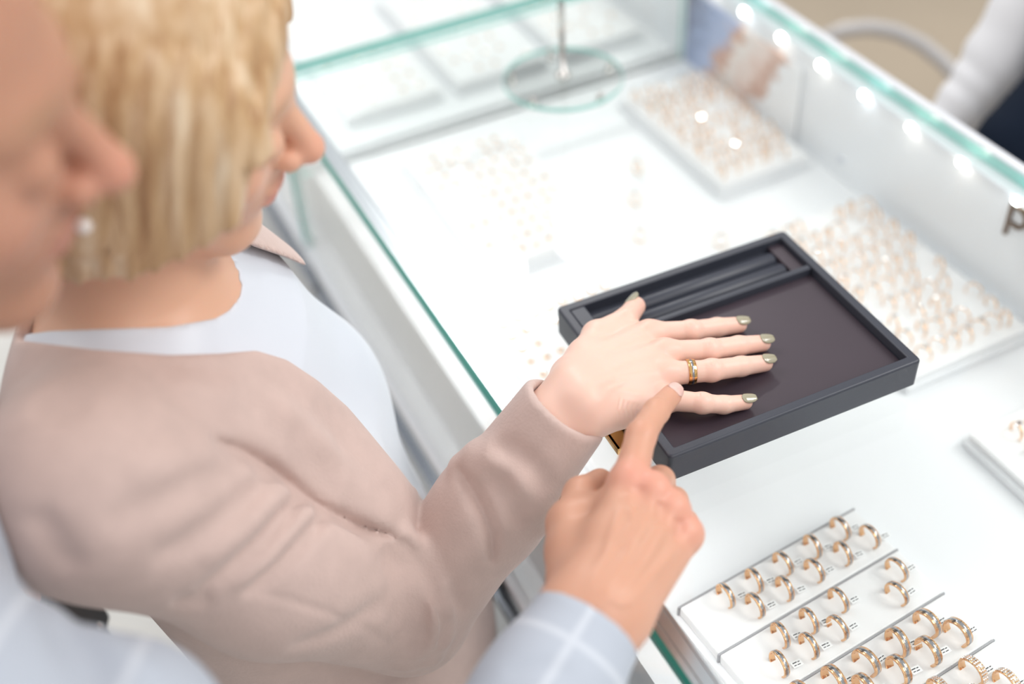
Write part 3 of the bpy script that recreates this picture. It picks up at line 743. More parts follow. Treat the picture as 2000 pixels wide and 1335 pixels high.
# nails of the right hand
for k, rad, wd in (('index', .0070, .0047), ('middle', .0071, .0048), ('ring', .0070, .0047), ('pinky', .0062, .0042)):
    p = WH[k]; ax = p[3] - p[2]; ax = ax / np.linalg.norm(ax)
    nail_patch('fingernail', p[3] - ax * .0050 + UP * .0003, p[3] + ax * .0080 + UP * .0002, UP + np.array([-.05, -.25, 0]), wd, M['polish'], wp, rad)['label'] = 'fingernail with olive polish'
ax = WT[3] - WT[2]; ax = ax / np.linalg.norm(ax)
nail_patch('fingernail', WT[3] - ax * .006, WT[3] + ax * .0095, np.array([-.75, -.15, .62]), .0070, M['polish'], wp, .0087)['label'] = 'thumbnail with olive polish'

# top and blazer: shells around the trunk
blouse_skin = [(-900, 640), (35, 655), (100, 646), (330, 638), (420, 622), (448, 606), (466, 582), (470, 555), (458, 520), (437, 485), (380, 380), (-900, 200)]
def w_blouse(P):
    d = w_trunk(P) - f32(.0050)
    cut = poly_sd(P, blouse_skin, .00035)
    back = P[:, 2] - f32(1.262)
    d = smax(d, -cut, .002)
    d = np.maximum(d, back); d = np.maximum(d, f32(.80) - P[:, 2])
    arm = np.minimum(np.linalg.norm(P - W_S.astype(f32), axis=1), np.linalg.norm(P - W_S2.astype(f32), axis=1)) - f32(.040)
    return np.maximum(d, -arm)
M['blouse'] = mat('white_satin_top', (0.68, 0.725, 0.80), 0.42, sheen=.2, bump=(700, .05, .0005))
mesh_from('top', *sculpt(w_blouse, (-.40, .47, .80), (-.04, .86, 1.25), .0030, band=2.4), M['blouse'], wp)

jk_rows = [(z, a + .016, b + .015 + .012 * max(0, (1.02 - z)) / .3, o + .004 + .010 * max(0, (1.0 - z)) / .3, l) for z, a, b, o, l in trunk_rows]
jk_trunk = lathe_body(jk_rows)
jk_sh = cone(W_S + np.array([0, -.004, .0]), W_S2, .066, .052)
jk_bust = [ellipsoid((-.150, W_YC - .078, 1.025), (.066, .070, .072)), ellipsoid((-.182, W_YC + .070, 1.020), (.058, .062, .064))]
W_M = W_S * .5 + W_E * .5 + np.array([.0, -.007, -.004])
jk_arm = [cone(W_S + np.array([.002, -.004, .006]), W_M, .067, .061), cone(W_M, W_E, .061, .051)]
jk_fore = [cone(W_E, W_E * .45 + W_CUFF * .55 + np.array([0, 0, -.004]), .050, .0415), cone(W_E * .45 + W_CUFF * .55 + np.array([0, 0, -.004]), W_CUFF + (W_CUFF - W_E) * .08, .0420, .0350)]
jk_arm2 = [cone(W_S2, W_E2, .050, .048), cone(W_E2, (-.17, .79, .90), .050, .036)]
cuffn = (W_CUFF - W_E); cuffn = cuffn / np.linalg.norm(cuffn)
cuff_c = W_CUFF + cuffn * .002
cuff_in = cone(W_CUFF - cuffn * .018, W_CUFF + cuffn * .05, .0270, .0325)
inner_skin = cone(W_CUFF - cuffn * .03, W_CUFF + cuffn * .06, .02, .02)
jacket_open = [(-900, 640), (35, 664), (180, 682), (330, 693), (430, 690), (500, 684), (560, 702), (620, 742), (680, 795), (720, 842), (780, 915), (838, 992), (862, 960), (890, 880), (905, 700), (790, 590), (700, 560), (642, 540), (560, 503), (492, 480), (330, 330), (-900, 100)]
def jk_full(P):
    t = smin(jk_trunk(P), sm([b(P) for b in jk_bust], .03), .04)
    t = smin(t, jk_sh(P), .05)
    a = smin(jk_arm[0](P), jk_arm[1](P), .03)
    fo = smin(jk_fore[0](P), jk_fore[1](P), .02)
    a = smin(a, fo, .010)
    a2 = sm([f(P) for f in jk_arm2], .02)
    return t, a, a2
def jk_base(P):
    t, a, a2 = jk_full(P)
    k_ = f32(.0045) + f32(.050) * np.exp(-(np.linalg.norm(P - W_S.astype(f32), axis=1) / f32(.105)) ** 2)      # soft over the shoulder, creased below the armpit
    return smin(smin(t, a, k_), a2, .02)
jh = lambda pts: hit(jk_base, pts)
folds = []; rolls = []; slits = []
def jk_rolled(P):
    d = jk_base(P)
    for R_ in rolls: d = smin(d, sm([f(P) for f in R_], .003), .010)
    for cs, c_, R_ in slits:
        mk = np.linalg.norm(P - c_, axis=1) < R_
        if mk.any():
            q = P[mk]; u = cs[0](q)
            for f in cs[1:]: u = np.minimum(u, f(q))
            d[mk] = smax(d[mk], -u, .008)
    return d
def on_cloth(pts):                          # points of a line that really lie on the blazer
    h_ = hit(jk_rolled, pts); return h_[np.abs(jk_rolled(h_.astype(f32))) < .004]
def fold(pts, amp, w):
    h_ = on_cloth(pts)
    if len(h_) > 1: folds.append((h_, amp, w))
def roll(pts, r, sink):                     # a raised roll of cloth lying on the sleeve
    h_ = on_cloth(pts); v_ = (h_ - CAMP); v_ = v_ / np.linalg.norm(v_, axis=1, keepdims=True); h_ = h_ + v_ * sink
    n = len(h_); rr = [r * (.35 + .65 * math.sin(math.pi * (.12 + .76 * i / (n - 1)))) for i in range(n)]
    rolls.append([cone(h_[i], h_[i + 1], rr[i], rr[i + 1]) for i in range(n - 1)])
def slit(pts, depth, w):                    # a tight crease where cloth is pinched together
    h_ = on_cloth(pts); v_ = (h_ - CAMP); v_ = v_ / np.linalg.norm(v_, axis=1, keepdims=True); n = len(h_); cs = []
    for m_ in range(4):
        g_ = h_ + v_ * (depth * m_ / 3); f_w = w * (1.35 - .32 * m_)
        ends = [f_w * (.25 if i in (0, n - 1) else 1.0) for i in range(n)]
        cs += [cone(g_[i], g_[i + 1], ends[i], ends[i + 1]) for i in range(n - 1)]
    slits.append((cs, h_.mean(0).astype(f32), float(np.max(np.linalg.norm(h_ - h_.mean(0), axis=1)) + depth + .03)))
# the armpit pinch, the roll of cloth above it and the drag lines that run into it
slit([(420, 858), (475, 880), (525, 908), (560, 936), (600, 970), (645, 998), (700, 1025), (770, 1046)], .015, .0046)
roll([(360, 775), (440, 800), (520, 845), (585, 900), (645, 955), (720, 1008)], .026, .0195)
fold([(450, 765), (520, 798), (580, 850), (630, 912), (670, 952)], .0110, .012)
fold([(590, 968), (555, 1005), (500, 1065), (440, 1120), (380, 1160)], .0085, .0062)
fold([(610, 985), (580, 1025), (520, 1095), (450, 1150)], -.0050, .0065)
fold([(632, 1000), (605, 1040), (540, 1110), (470, 1165)], .0080, .0058)
fold([(560, 950), (520, 985), (455, 1050), (390, 1100)], -.0060, .0085)
fold([(530, 935), (470, 985), (390, 1050), (290, 1095)], .0075, .010)
fold([(480, 905), (390, 935), (290, 985), (200, 1030)], .0050, .011)
fold([(430, 885), (340, 900), (240, 930)], -.0040, .014)
fold([(775, 1160), (715, 1200), (645, 1240), (560, 1262)], .0045, .0085)
fold([(480, 1152), (560, 1170), (640, 1195), (720, 1230), (775, 1268)], .0020, .0026)
# stacked rolls of cloth at the elbow
roll([(765, 1056), (792, 1095), (806, 1145), (812, 1200), (806, 1250), (795, 1282)], .0170, .0105)
roll([(785, 1052), (815, 1092), (838, 1142), (850, 1192), (850, 1240), (838, 1278)], .0150, .0095)
fold([(776, 1050), (800, 1088), (815, 1135), (823, 1190), (822, 1240), (808, 1284)], .0120, .0060)
fold([(754, 1060), (780, 1100), (794, 1150), (800, 1205), (796, 1255)], .0085, .0060)
slit([(800, 1068), (816, 1094), (835, 1130), (852, 1168)], .005, .0034)
fold([(820, 1095), (845, 1145), (864, 1190), (872, 1235), (862, 1268)], .0130, .0060)
fold([(836, 1150), (850, 1195), (852, 1235), (842, 1272)], -.0060, .0060)
fold([(740, 1075), (766, 1120), (776, 1172), (775, 1228)], .0050, .0070)
fold([(815, 1060), (850, 1105), (882, 1150), (903, 1200)], .0040, .0070)
# forearm: the cloth pushed up in a soft overhang
roll([(903, 910), (935, 896), (985, 902), (1022, 932), (1046, 982), (1050, 1020)], .0165, .0105)
slit([(899, 920), (922, 958), (945, 1003), (960, 1045), (962, 1090)], .008, .0046)
fold([(955, 868), (1005, 880), (1045, 918), (1068, 965)], .0085, .0075)
fold([(940, 925), (980, 945), (1008, 985), (1015, 1030)], .0050, .0080)
# shoulder and back
fold([(60, 990), (95, 1040), (125, 1090), (160, 1115)], .0050, .010)
fold([(250, 1225), (330, 1180), (420, 1165)], .0040, .010)
jf = with_creases(jk_rolled, folds)
def w_jacket(P):
    t, a, a2 = jk_full(P)
    d = jf(P)
    # front opening
    cut = poly_sd(P, jacket_open, .00037)
    keep_arm = a - f32(.012)
    cut = np.maximum(cut, -keep_arm)                       # the opening never bites the sleeve
    cut = np.maximum(cut, -(P[:, 0] + f32(.335)))
    d = smax(d, -cut, .003)
    # cuff
    e = (P - cuff_c.astype(f32)) @ cuffn.astype(f32); nearc = np.linalg.norm(P - cuff_c.astype(f32), axis=1) < .12
    d = np.where(nearc, smax(d, e, .004), d)
    d = np.where(nearc, smax(d, -cuff_in(P), .0015), d)
    d = np.maximum(d, f32(.70) - P[:, 2])
    d = np.maximum(d, P[:, 2] - f32(1.255))
    edge = np.maximum(f32(CX0 - .003) - P @ EX.astype(f32), P[:, 2] - f32(G + .0015))      # the cloth gives way to the counter's edge
    return np.maximum(d, -edge)
M['jacket'] = mat('dusty_beige_crepe', (0.60, 0.45, 0.405), 0.75, sheen=.25, bump=(380, .35, .0012), var=(60, .05))
jv = sculpt(w_jacket, np.minimum(np.array([-.42, .42, .69]), W_E - .08), np.array([.10, .99, 1.28]), .0025, band=2.2, soften=3)
mesh_from('blazer', *jv, M['jacket'], wp)['label'] = 'collarless beige crepe blazer'

# hair: a blonde bob built of locks over a cap
hc, hR, hs = W_HC, W_HR, W_HS
def loc2w(q): return hc + (hR @ (np.asarray(q, float).T * hs)).T
cap_e = ellipsoid((-.020, 0, .036), (.110, .093, .101)); back_e = ellipsoid((-.055, 0, -.025), (.078, .088, .10))
side_e = [ellipsoid((.016, sg * .068, -.020), (.084, .034, .105)) for sg in (1, -1)]
def hair_l(q):
    d = smin(cap_e(q), back_e(q), .03); d = smin(d, sm([s_(q) for s_ in side_e], .01), .03)
    facecut = ellipsoid((.128, 0, -.045), (.062, .066, .105))(q)
    d = smax(d, -facecut, .02)
    sweep = q[:, 0] - (f32(.078) + np.minimum(q[:, 2] + f32(.012), 0) * f32(.95))          # the bob sweeps back from the cheek
    d = smax(d, np.where(q[:, 2] < f32(.03), sweep, f32(-1)), .010)
    hem = f32(.078) + f32(.050) * np.clip((-q[:, 0] + f32(.005)) / f32(.05), 0, 1)
    d = smax(d, -(q[:, 2] + hem), .012)
    strands = .0011 * np.sin(q[:, 0] * 420 + 3 * np.sin(q[:, 2] * 25)) + .0007 * np.sin(q[:, 0] * 910 + q[:, 1] * 300 + 2 * np.sin(q[:, 2] * 31))
    return d + strands.astype(f32)
def w_hair(P): return hair_l(((P - hc.astype(f32)) @ hR.astype(f32)) / f32(hs)) * f32(hs)
hv = sculpt(w_hair, hc - .19, hc + .19, .0026, newton=1)
# separate locks lying on the cap
def lock(bm_v, bm_q, phi, side, rr, lean):
    n = 14; pts = []
    for i in range(n):
        t = i / (n - 1)
        if t < .42:
            a = t / .42 * math.pi / 2; z = .036 + .103 * math.cos(a); y = .095 * math.sin(a)
        else:
            z = .036 - (t - .42) / .58 * (.112 + rr * .014); y = .095 + .010 * math.sin((t - .42) * 4) - .022 * max(0, t - .8) / .2
        x = phi * (0.35 + 0.65 * min(1, t / .42)) + lean * max(0, t - .42) * .05 - .012
        x = min(x, .074 + min(z + .012, 0) * .95)
        sq = math.sqrt(max(.05, 1 - (min(abs(x + .02), .105) / .118) ** 2))
        pts.append((x, side * y * (sq if t < .42 else .45 + .55 * sq), z * (1 if t > .42 else .55 + .45 * sq)))
    P = loc2w(np.array(pts)); o = len(bm_v)
    for i in range(n):
        t = i / (n - 1); w_ = (.0038 + .003 * rr) * (1 - .75 * max(0, t - .6) / .4) * min(1, .35 + t * 1.6); T = P[min(i + 1, n - 1)] - P[max(i - 1, 0)]; T = T / np.linalg.norm(T)
        out = P[i] - hc; out = out - T * (out @ T); out = out / (np.linalg.norm(out) + 1e-9); sd = np.cross(T, out)
        for k in range(6):
            a = k * math.pi / 3; bm_v.append(P[i] + sd * math.cos(a) * w_ + out * math.sin(a) * w_ * .30)
    for i in range(n - 1):
        for k in range(6):
            k2 = (k + 1) % 6; bm_q.append((o + i * 6 + k, o + i * 6 + k2, o + (i + 1) * 6 + k2, o + (i + 1) * 6 + k))
lvx, lqx = [], []
for i in range(260):
    lock(lvx, lqx, RNG.uniform(-.10, .074), -1 if i % 3 else 1, RNG.uniform(0, 1), RNG.uniform(-1, .6))
V, Q = join_vq([hv, (np.array(lvx), np.array(lqx))])
def hair_mat(name, ramp):
    m = bpy.data.materials.new(name); m.use_nodes = True; nt = m.node_tree; b = nt.nodes['Principled BSDF']; b.inputs['Roughness'].default_value = .42
    a = nt.nodes.new('ShaderNodeAttribute'); a.attribute_name = 'strand'
    mp = nt.nodes.new('ShaderNodeMapping'); mp.inputs['Scale'].default_value = (62, 62, 4)
    nz = nt.nodes.new('ShaderNodeTexNoise'); nz.inputs['Scale'].default_value = 1.0; nz.inputs['Detail'].default_value = 3
    cr = nt.nodes.new('ShaderNodeValToRGB'); e = cr.color_ramp
    e.elements[0].position = ramp[0][0]; e.elements[0].color = (*ramp[0][1], 1); e.elements[1].position = ramp[-1][0]; e.elements[1].color = (*ramp[-1][1], 1)
    for p_, c_ in ramp[1:-1]: k = e.elements.new(p_); k.color = (*c_, 1)
    nt.links.new(a.outputs['Vector'], mp.inputs['Vector']); nt.links.new(mp.outputs[0], nz.inputs['Vector']); nt.links.new(nz.outputs['Fac'], cr.inputs[0]); nt.links.new(cr.outputs[0], b.inputs['Base Color'])
    b.inputs['Specular IOR Level'].default_value = .5
    return m
M['blonde'] = hair_mat('blonde_hair', [(.28, (.36, .19, .085)), (.45, (.56, .36, .19)), (.58, (.67, .48, .30)), (.72, (.82, .68, .50))])
mesh_from('hair', V, Q, M['blonde'], wp, {'strand': (V - hc) @ hR})

# ---------------------------------------------------------------- the man
man = empty('person', (-0.42, 0.42, 0.0))
tag(man, 'person in pale blue checked shirt pointing at the ring with one finger', 'person')
WORLD_BUILT.add(man.name)
M_HR = frame((.93, .10, -.32), (.28, -.12, 1.0)); M_HS = 1.04
M_HC = at_d(247, 335, .56) - M_HR @ (np.array([.120, 0, -.020]) * M_HS)
m_headf = head_sdf(M_HC, M_HR, M_HS, 1.3)
M_S = at_d(-238, 1362, .58); M_NB = np.array([-.42, .475, 1.295]); M_S2 = np.array([-.52, .64, 1.23])
m_neck = cone(M_HC + M_HR @ np.array([-.030, 0, -.055]), M_NB, .060, .066)
m_hips = np.array([-.70, .38, .92])
def m_torso(P): return sm([cone(M_S, M_S2, .060, .060)(P), cone(M_NB + np.array([-.03, 0, -.06]), m_hips, .115, .12)(P), cone(M_S + np.array([-.06, .05, -.06]), m_hips + np.array([0, -.05, 0]), .075, .11)(P)], .06)
def m_upper(P): return np.maximum(smin(smin(m_torso(P) + f32(.006), m_neck(P), .03), m_headf(P), .02), -(jk_base(P) - f32(.008)))
mu = sculpt(m_upper, (-.80, .20, 1.12), (-.12, .75, 1.66), .0045)
ml_w = np.array([-.500, .585, .995]); ml_e = np.array([-.64, .68, 1.00])
lf = [chain([ml_w + np.array([.056 - .004 * abs(i - 1), .030 - .019 * i, .006]), ml_w + np.array([.092 - .004 * abs(i - 1), .026 - .019 * i, -.004]), ml_w + np.array([.088, .026 - .019 * i, -.042]), ml_w + np.array([.058, .026 - .019 * i, -.050])], (.0115, .0100, .0092, .0080), .004) for i in range(4)]
lpalm = [cone(ml_w, ml_w + np.array([.045, .022 - .015 * i, .002]), .020, .013) for i in range(4)] + [cone(ml_e * .5 + ml_w * .5, ml_w, .030, .024)]
lth = chain([ml_w + np.array([.012, -.022, -.008]), ml_w + np.array([.042, -.040, -.022]), ml_w + np.array([.058, -.052, -.040])], (.015, .0115, .0095), .005)
def m_left(P):
    d = smin(sm([f(P) for f in lpalm], .010), lth(P), .008); g = None
    for f in lf:
        e = f(P); g = e if g is None else np.minimum(g, e)
    return smin(d, g, .005)
mlv = sculpt(m_left, ml_w - np.array([.10, .08, .09]), ml_w + np.array([.12, .09, .07]), .0025)
V, Q = join_vq([mu, m_hand_vq, mlv])
colm = np.concatenate([head_colour(mu[0], M_HC, M_HR, (0.50, 0.26, 0.175), M_HS, (.55, .24, .20)), m_hand_col, np.tile(np.array(M_TONE), (len(mlv[0]), 1))])
mesh_from('body', V, Q, M['skin'], man, {'skin': colm})
ax = MI[3] - MI[2]; ax = ax / np.linalg.norm(ax)
nail_patch('fingernail', MI[3] - ax * .0065, MI[3] + ax * .0068, np.array([.35, -.25, .9]), .0066, M['nail'], man, .0082)
# short hair
def m_hairf(P):
    q = ((P - M_HC.astype(f32)) @ M_HR.astype(f32)) / f32(M_HS)
    d = ellipsoid((-.022, 0, .042), (.100, .083, .092))(q); d = smax(d, -(q @ np.array([-.55, 0, .83], f32) - f32(.012)), .012)
    d = d + (.0012 * np.sin(q[:, 0] * 500 + 2 * np.sin(q[:, 1] * 90)) * np.sin(q[:, 1] * 430)).astype(f32)
    return d * f32(M_HS)
M['brown'] = hair_mat('brown_hair', [(.3, (.05, .025, .012)), (.5, (.11, .06, .03)), (.7, (.17, .10, .055))])
hv2 = sculpt(m_hairf, M_HC - .17, M_HC + .17, .004, newton=1)
mesh_from('hair', *hv2, M['brown'], man, {'strand': (hv2[0] - M_HC) @ M_HR})
# shirt
cn = m_wr1 - m_wr0; cn = cn / np.linalg.norm(cn)
m_cuff_c = at_z(1146, 1222, .068); arm_n = (m_elb - m_cuff_c); arm_n = arm_n / np.linalg.norm(arm_n)
sl = [cone(M_S, at_d(200, 1540, .60), .076, .068), cone(at_d(200, 1540, .60), m_elb, .068, .056), cone(m_elb, m_cuff_c + arm_n * .05, .054, .0385), cone(m_cuff_c + arm_n * .055, m_cuff_c - arm_n * .03, .0385, .0345)]
M_E2 = np.array([-.64, .68, 1.00]); M_W2 = np.array([-.500, .585, .995])
sl += [cone(M_S2, M_E2, .066, .055), cone(M_E2, M_W2 + (M_E2 - M_W2) * .2, .052, .036)]
flap = ellipsoid(at_d(275, 1410, .60), (.029, .036, .037))
def sh_base(P):
    t = m_torso(P) - f32(.010)
    d = smin(t, sm([f(P) for f in sl], .02), .03)
    return smin(d, flap(P), .02)
sfold = []
for pts, a_, w_ in (([(20, 1075), (90, 1180), (150, 1290), (190, 1400)], .004, .010), ([(150, 1205), (230, 1270), (300, 1340)], -.004, .010), ([(60, 1120), (150, 1240), (240, 1360)], .003, .012), ([(980, 1320), (1060, 1300), (1130, 1320)], .0015, .006)):
    sfold.append((hit(sh_base, pts), a_, w_))
shf = with_creases(sh_base, sfold)
sh_in = cone(m_cuff_c + arm_n * .05, m_cuff_c - arm_n * .05, .030, .0315)
def m_shirt(P):
    d = shf(P)
    e = -((P - m_cuff_c.astype(f32)) @ arm_n.astype(f32)); near = np.linalg.norm(P - m_cuff_c.astype(f32), axis=1) < .10
    d = np.where(near, smax(d, e, .003), d); d = np.where(near, smax(d, -sh_in(P), .0015), d)
    nk = smin(m_neck(P), m_headf(P), .01) - f32(.006)
    d = smax(d, -nk, .004)
    d = np.maximum(d, -(jk_base(P) - f32(.003)))
    return np.maximum(d, P[:, 2] - f32(1.345))
sv = sculpt(m_shirt, (-.88, .06, .88), (.12, .78, 1.36), .0036)
def sleeve_coords(V):                           # running length along the arm and around it, for the woven check
    path = [M_S, at_d(200, 1540, .60), m_elb, m_cuff_c]; best = None; s0 = 0
    for i in range(3):
        a, b = path[i], path[i + 1]; ba = b - a; L = np.linalg.norm(ba); t = np.clip((V - a) @ ba / L ** 2, 0, 1)
        dd = np.linalg.norm(V - a - t[:, None] * ba, axis=1); u = ba / L; e1 = np.cross(u, [0, 0, 1.0]); e1 /= np.linalg.norm(e1); e2 = np.cross(e1, u)
        r_ = V - a; ang = np.arctan2(r_ @ e1, r_ @ e2)
        cur = np.stack([s0 + t * L, ang * .036, dd], 1); s0 += L
        if best is None: best = cur
        else: mk = dd < best[:, 2]; best[mk] = cur[mk]
    best[:, 0] = s0 - best[:, 0]; best[:, 2] = 0
    return best
def shirt_mat():
    m = mat('pale_blue_check', (0.40, 0.52, 0.70), .8, bump=(500, .15, .0006)); nt = m.node_tree; b = nt.nodes['Principled BSDF']
    a = nt.nodes.new('ShaderNodeAttribute'); a.attribute_name = 'cloth'; sp = nt.nodes.new('ShaderNodeSeparateXYZ'); nt.links.new(a.outputs['Vector'], sp.inputs[0])
    outs = []
    for ax_, off, per, wd in (('X', .026, .062, .0024), ('Y', .0085, .050, .0022)):
        s1 = nt.nodes.new('ShaderNodeMath'); s1.operation = 'SUBTRACT'; s1.inputs[1].default_value = off - per / 2; nt.links.new(sp.outputs[ax_], s1.inputs[0])
        md = nt.nodes.new('ShaderNodeMath'); md.operation = 'FLOORED_MODULO'; md.inputs[1].default_value = per; nt.links.new(s1.outputs[0], md.inputs[0])
        s2 = nt.nodes.new('ShaderNodeMath'); s2.operation = 'SUBTRACT'; s2.inputs[1].default_value = per / 2; nt.links.new(md.outputs[0], s2.inputs[0])
        ab = nt.nodes.new('ShaderNodeMath'); ab.operation = 'ABSOLUTE'; nt.links.new(s2.outputs[0], ab.inputs[0])
        mr = nt.nodes.new('ShaderNodeMapRange'); mr.inputs['From Min'].default_value = wd * .4; mr.inputs['From Max'].default_value = wd * 1.5; mr.inputs['To Min'].default_value = 1; mr.inputs['To Max'].default_value = 0
        nt.links.new(ab.outputs[0], mr.inputs['Value']); outs.append(mr.outputs[0])
    mx = nt.nodes.new('ShaderNodeMath'); mx.operation = 'MAXIMUM'; nt.links.new(outs[0], mx.inputs[0]); nt.links.new(outs[1], mx.inputs[1])
    ml_ = nt.nodes.new('ShaderNodeMath'); ml_.operation = 'MULTIPLY'; ml_.inputs[1].default_value = .42; nt.links.new(mx.outputs[0], ml_.inputs[0])
    c = nt.nodes.new('ShaderNodeMix'); c.data_type = 'RGBA'; c.inputs[6].default_value = (0.46, 0.50, 0.57, 1); c.inputs[7].default_value = (0.74, 0.77, 0.82, 1)
    nt.links.new(ml_.outputs[0], c.inputs[0]); nt.links.new(c.outputs[2], b.inputs['Base Color']); return m
mesh_from('shirt', *sv, shirt_mat(), man, {'cloth': sleeve_coords(sv[0])})['label'] = 'pale blue shirt with a white windowpane check'
m_tr = lambda P: sm([ellipsoid(m_hips - np.array([.0, 0, .02]), (.14, .18, .12))(P), cone(m_hips + (0, -.09, -.06), (-.68, .28, .48), .10, .07)(P), cone((-.68, .28, .48), (-.72, .28, .06), .07, .05)(P), cone(m_hips + (0, .09, -.06), (-.68, .48, .48), .10, .07)(P), cone((-.68, .48, .48), (-.72, .48, .06), .07, .05)(P)], .03)
M['navy'] = mat('navy_cloth', (0.012, 0.018, 0.032), .8, spec=.15, bump=(300, .2, .001))
mesh_from('trousers', *sculpt(m_tr, (-.88, .16, .03), (-.50, .60, 1.06), .009), M['navy'], man)
for y in (.28, .48):
    sh = lambda P, y=y: np.maximum(cone((-.74, y, .045), (-.56, y, .032), .045, .036)(P), -P[:, 2] + f32(.001))
    mesh_from('shoe', *sculpt(sh, (-.80, y - .06, -.01), (-.50, y + .06, .10), .007), M['leather_black'], man)

# ================================================================== ring and earring being worn
def band_mesh(name, r_in, r_out, width, seg=48):
    bm = bmesh.new(); h = width / 2; b = min(.0006, (r_out - r_in) * .4)
    bm_lathe(bm, [(r_in, -h + b), (r_in + b * .5, -h), (r_out - b, -h), (r_out, -h + b), (r_out + .0001, 0), (r_out, h - b), (r_out - b, h), (r_in + b * .5, h), (r_in, h - b)], seg, closed=True)
    bmesh.ops.recalc_face_normals(bm, faces=bm.faces)
    me = bpy.data.meshes.new(name); bm.to_mesh(me); bm.free(); me.polygons.foreach_set('use_smooth', [True] * len(me.polygons)); return me
t_ = .56; rp = WH['ring'][0] * (1 - t_) + WH['ring'][1] * t_; rax = WH['ring'][1] - WH['ring'][0]
ring_w = empty('ring', rp); ring_w.rotation_euler = Vector(rax).to_track_quat('Z', 'Y').to_euler()
tag(ring_w, 'gold wedding ring with a painted-in centre reflection worn on the ring finger', 'ring')
link_mesh('band', band_mesh('band', .0093, .01035, .0064), M['gold'], ring_w)
link_mesh('inlay', band_mesh('inlay', .0099, .01055, .0020), M['ring_reflection'], ring_w)['label'] = 'pale centre line imitating a reflection'  # silvery reflection on the gold, put in as a separate band
er = empty('earring', at_d(163, 440, .655)); tag(er, 'pearl stud earring below the nose in the foreground', 'earring')
bm = bmesh.new(); bmesh.ops.create_uvsphere(bm, u_segments=24, v_segments=16, radius=.0052); from_bm('pearl', bm, M['pearl'], er, True)
bm = bmesh.new(); bm_lathe(bm, [(0, 0), (.003, 0), (.0034, .0012), (.0012, .002), (.0006, .010), (0, .0102)], 14); st = from_bm('stud', bm, M['gold'], er, True); st.location = (0, .0045, .001); st.rotation_euler = (-math.pi / 2, 0, 0)

# ================================================================== round glass stand on the counter
sc0 = at_z(1100, 166, 0.0); gs = empty('glass_stand', (sc0[0], sc0[1], G))
tag(gs, 'round two-tier glass display stand with steel pole on the counter', 'display stand')
def disc(name, r, z0, th):
    bm = bmesh.new(); bm_lathe(bm, [(0, z0), (r - .0006, z0), (r, z0 + .0008), (r, z0 + th - .0008), (r - .0006, z0 + th), (0, z0 + th)], 72)
    o = from_bm(name, bm, None, gs); o.data.materials.append(M['glass']); o.data.materials.append(M['edge_pale'])
    for p in o.data.polygons: p.material_index = 0 if abs(p.normal.z) > .9 else 1
    return o
disc('base_disc', .068, .0060, .0050); disc('top_disc', .046, .1250, .0050)
bm = bmesh.new(); bm_lathe(bm, [(0, .0112), (.0085, .0112), (.0085, .0145), (.0060, .0165), (.0034, .0170), (.0034, .1230), (.0075, .1232), (.0075, .1248), (0, .1248)], 24); from_bm('pole', bm, M['steel'], gs, True)
for a in (100, 170, 230, 310, 20):
    bm = bmesh.new(); bm_lathe(bm, [(0, 0), (.0040, 0), (.0044, .0008), (.0044, .0058), (.0020, .0059), (.0020, .0112), (.0036, .0113), (.0036, .0128), (0, .0134)], 16)
    o = from_bm('foot', bm, M['steel'], gs, True); o.location = (.058 * math.cos(math.radians(a)), .058 * math.sin(math.radians(a)), 0)

# ================================================================== jewellery pads and jewellery
PADZ = -0.128
def pad(x0, x1, y0, y1, label, group='white jewellery pads'):
    r = empty('jewellery_pad', cw((x0 + x1) / 2, (y0 + y1) / 2, DECK + .0003), YAW); tag(r, label, 'jewellery pad', group)
    w_, l_ = (x1 - x0) / 2, (y1 - y0) / 2; h_ = PADZ - DECK
    box('base', (-w_, -l_, 0), (w_, l_, h_ * .55), M['white'], r, .0015); box('cushion', (-w_ + .003, -l_ + .003, h_ * .55), (w_ - .003, l_ - .003, h_), M['white_soft'], r, .0025)
    return r
def ring_proto(kind):
    r = empty('finger_ring')
    if kind == 'band':
        b = link_mesh('band', band_mesh('band', .0095, .0110, .0052, 40), M['rose_gold'], r); link_mesh('inlay', band_mesh('inlay', .0104, .0112, .0026, 40), M['ring_reflection'], b)  # grey inner band imitates the reflection in the gold
    elif kind == 'wide':
        b = link_mesh('band', band_mesh('band', .0104, .0122, .0072, 40), M['rose_gold'], r); link_mesh('inlay', band_mesh('inlay', .0112, .0124, .0036, 40), M['ring_reflection'], b)  # reflection put in as a grey band, as on the narrow rings
    elif kind == 'pave':
        b = link_mesh('band', band_mesh('band', .0104, .0120, .0068, 40), M['rose_gold'], r)
        bm = bmesh.new()
        for row in (-.0018, 0, .0018):
            for k in range(15):
                a = math.radians(10 + k * 11.5); mt = Matrix.Rotation(a, 4, 'Z') @ Matrix.Translation((.0120, 0, row)) @ Matrix.Rotation(math.pi / 2, 4, 'Y')
                bm_lathe(bm, [(.0008, -.0003), (.0009, .0), (.0005, .0004), (0, .0005)], 6, mt)
        o = from_bm('stones', bm, M['crystal'], b); o['kind'] = 'stuff'
    else:
        link_mesh('band', band_mesh('band', .0082, .0092, .0026, 28), M['pale_gold'], r)
        bm = bmesh.new(); bm_lathe(bm, [(0, -.0022), (.0030, .0004), (.0024, .0014), (0, .0014)], 8, Matrix.Rotation(0, 4, 'Y'))
        g = from_bm('stone', bm, M['crystal'], r); g.location = (0, .0108, 0); g.rotation_euler = (-math.pi / 2, 0, 0)
    return r
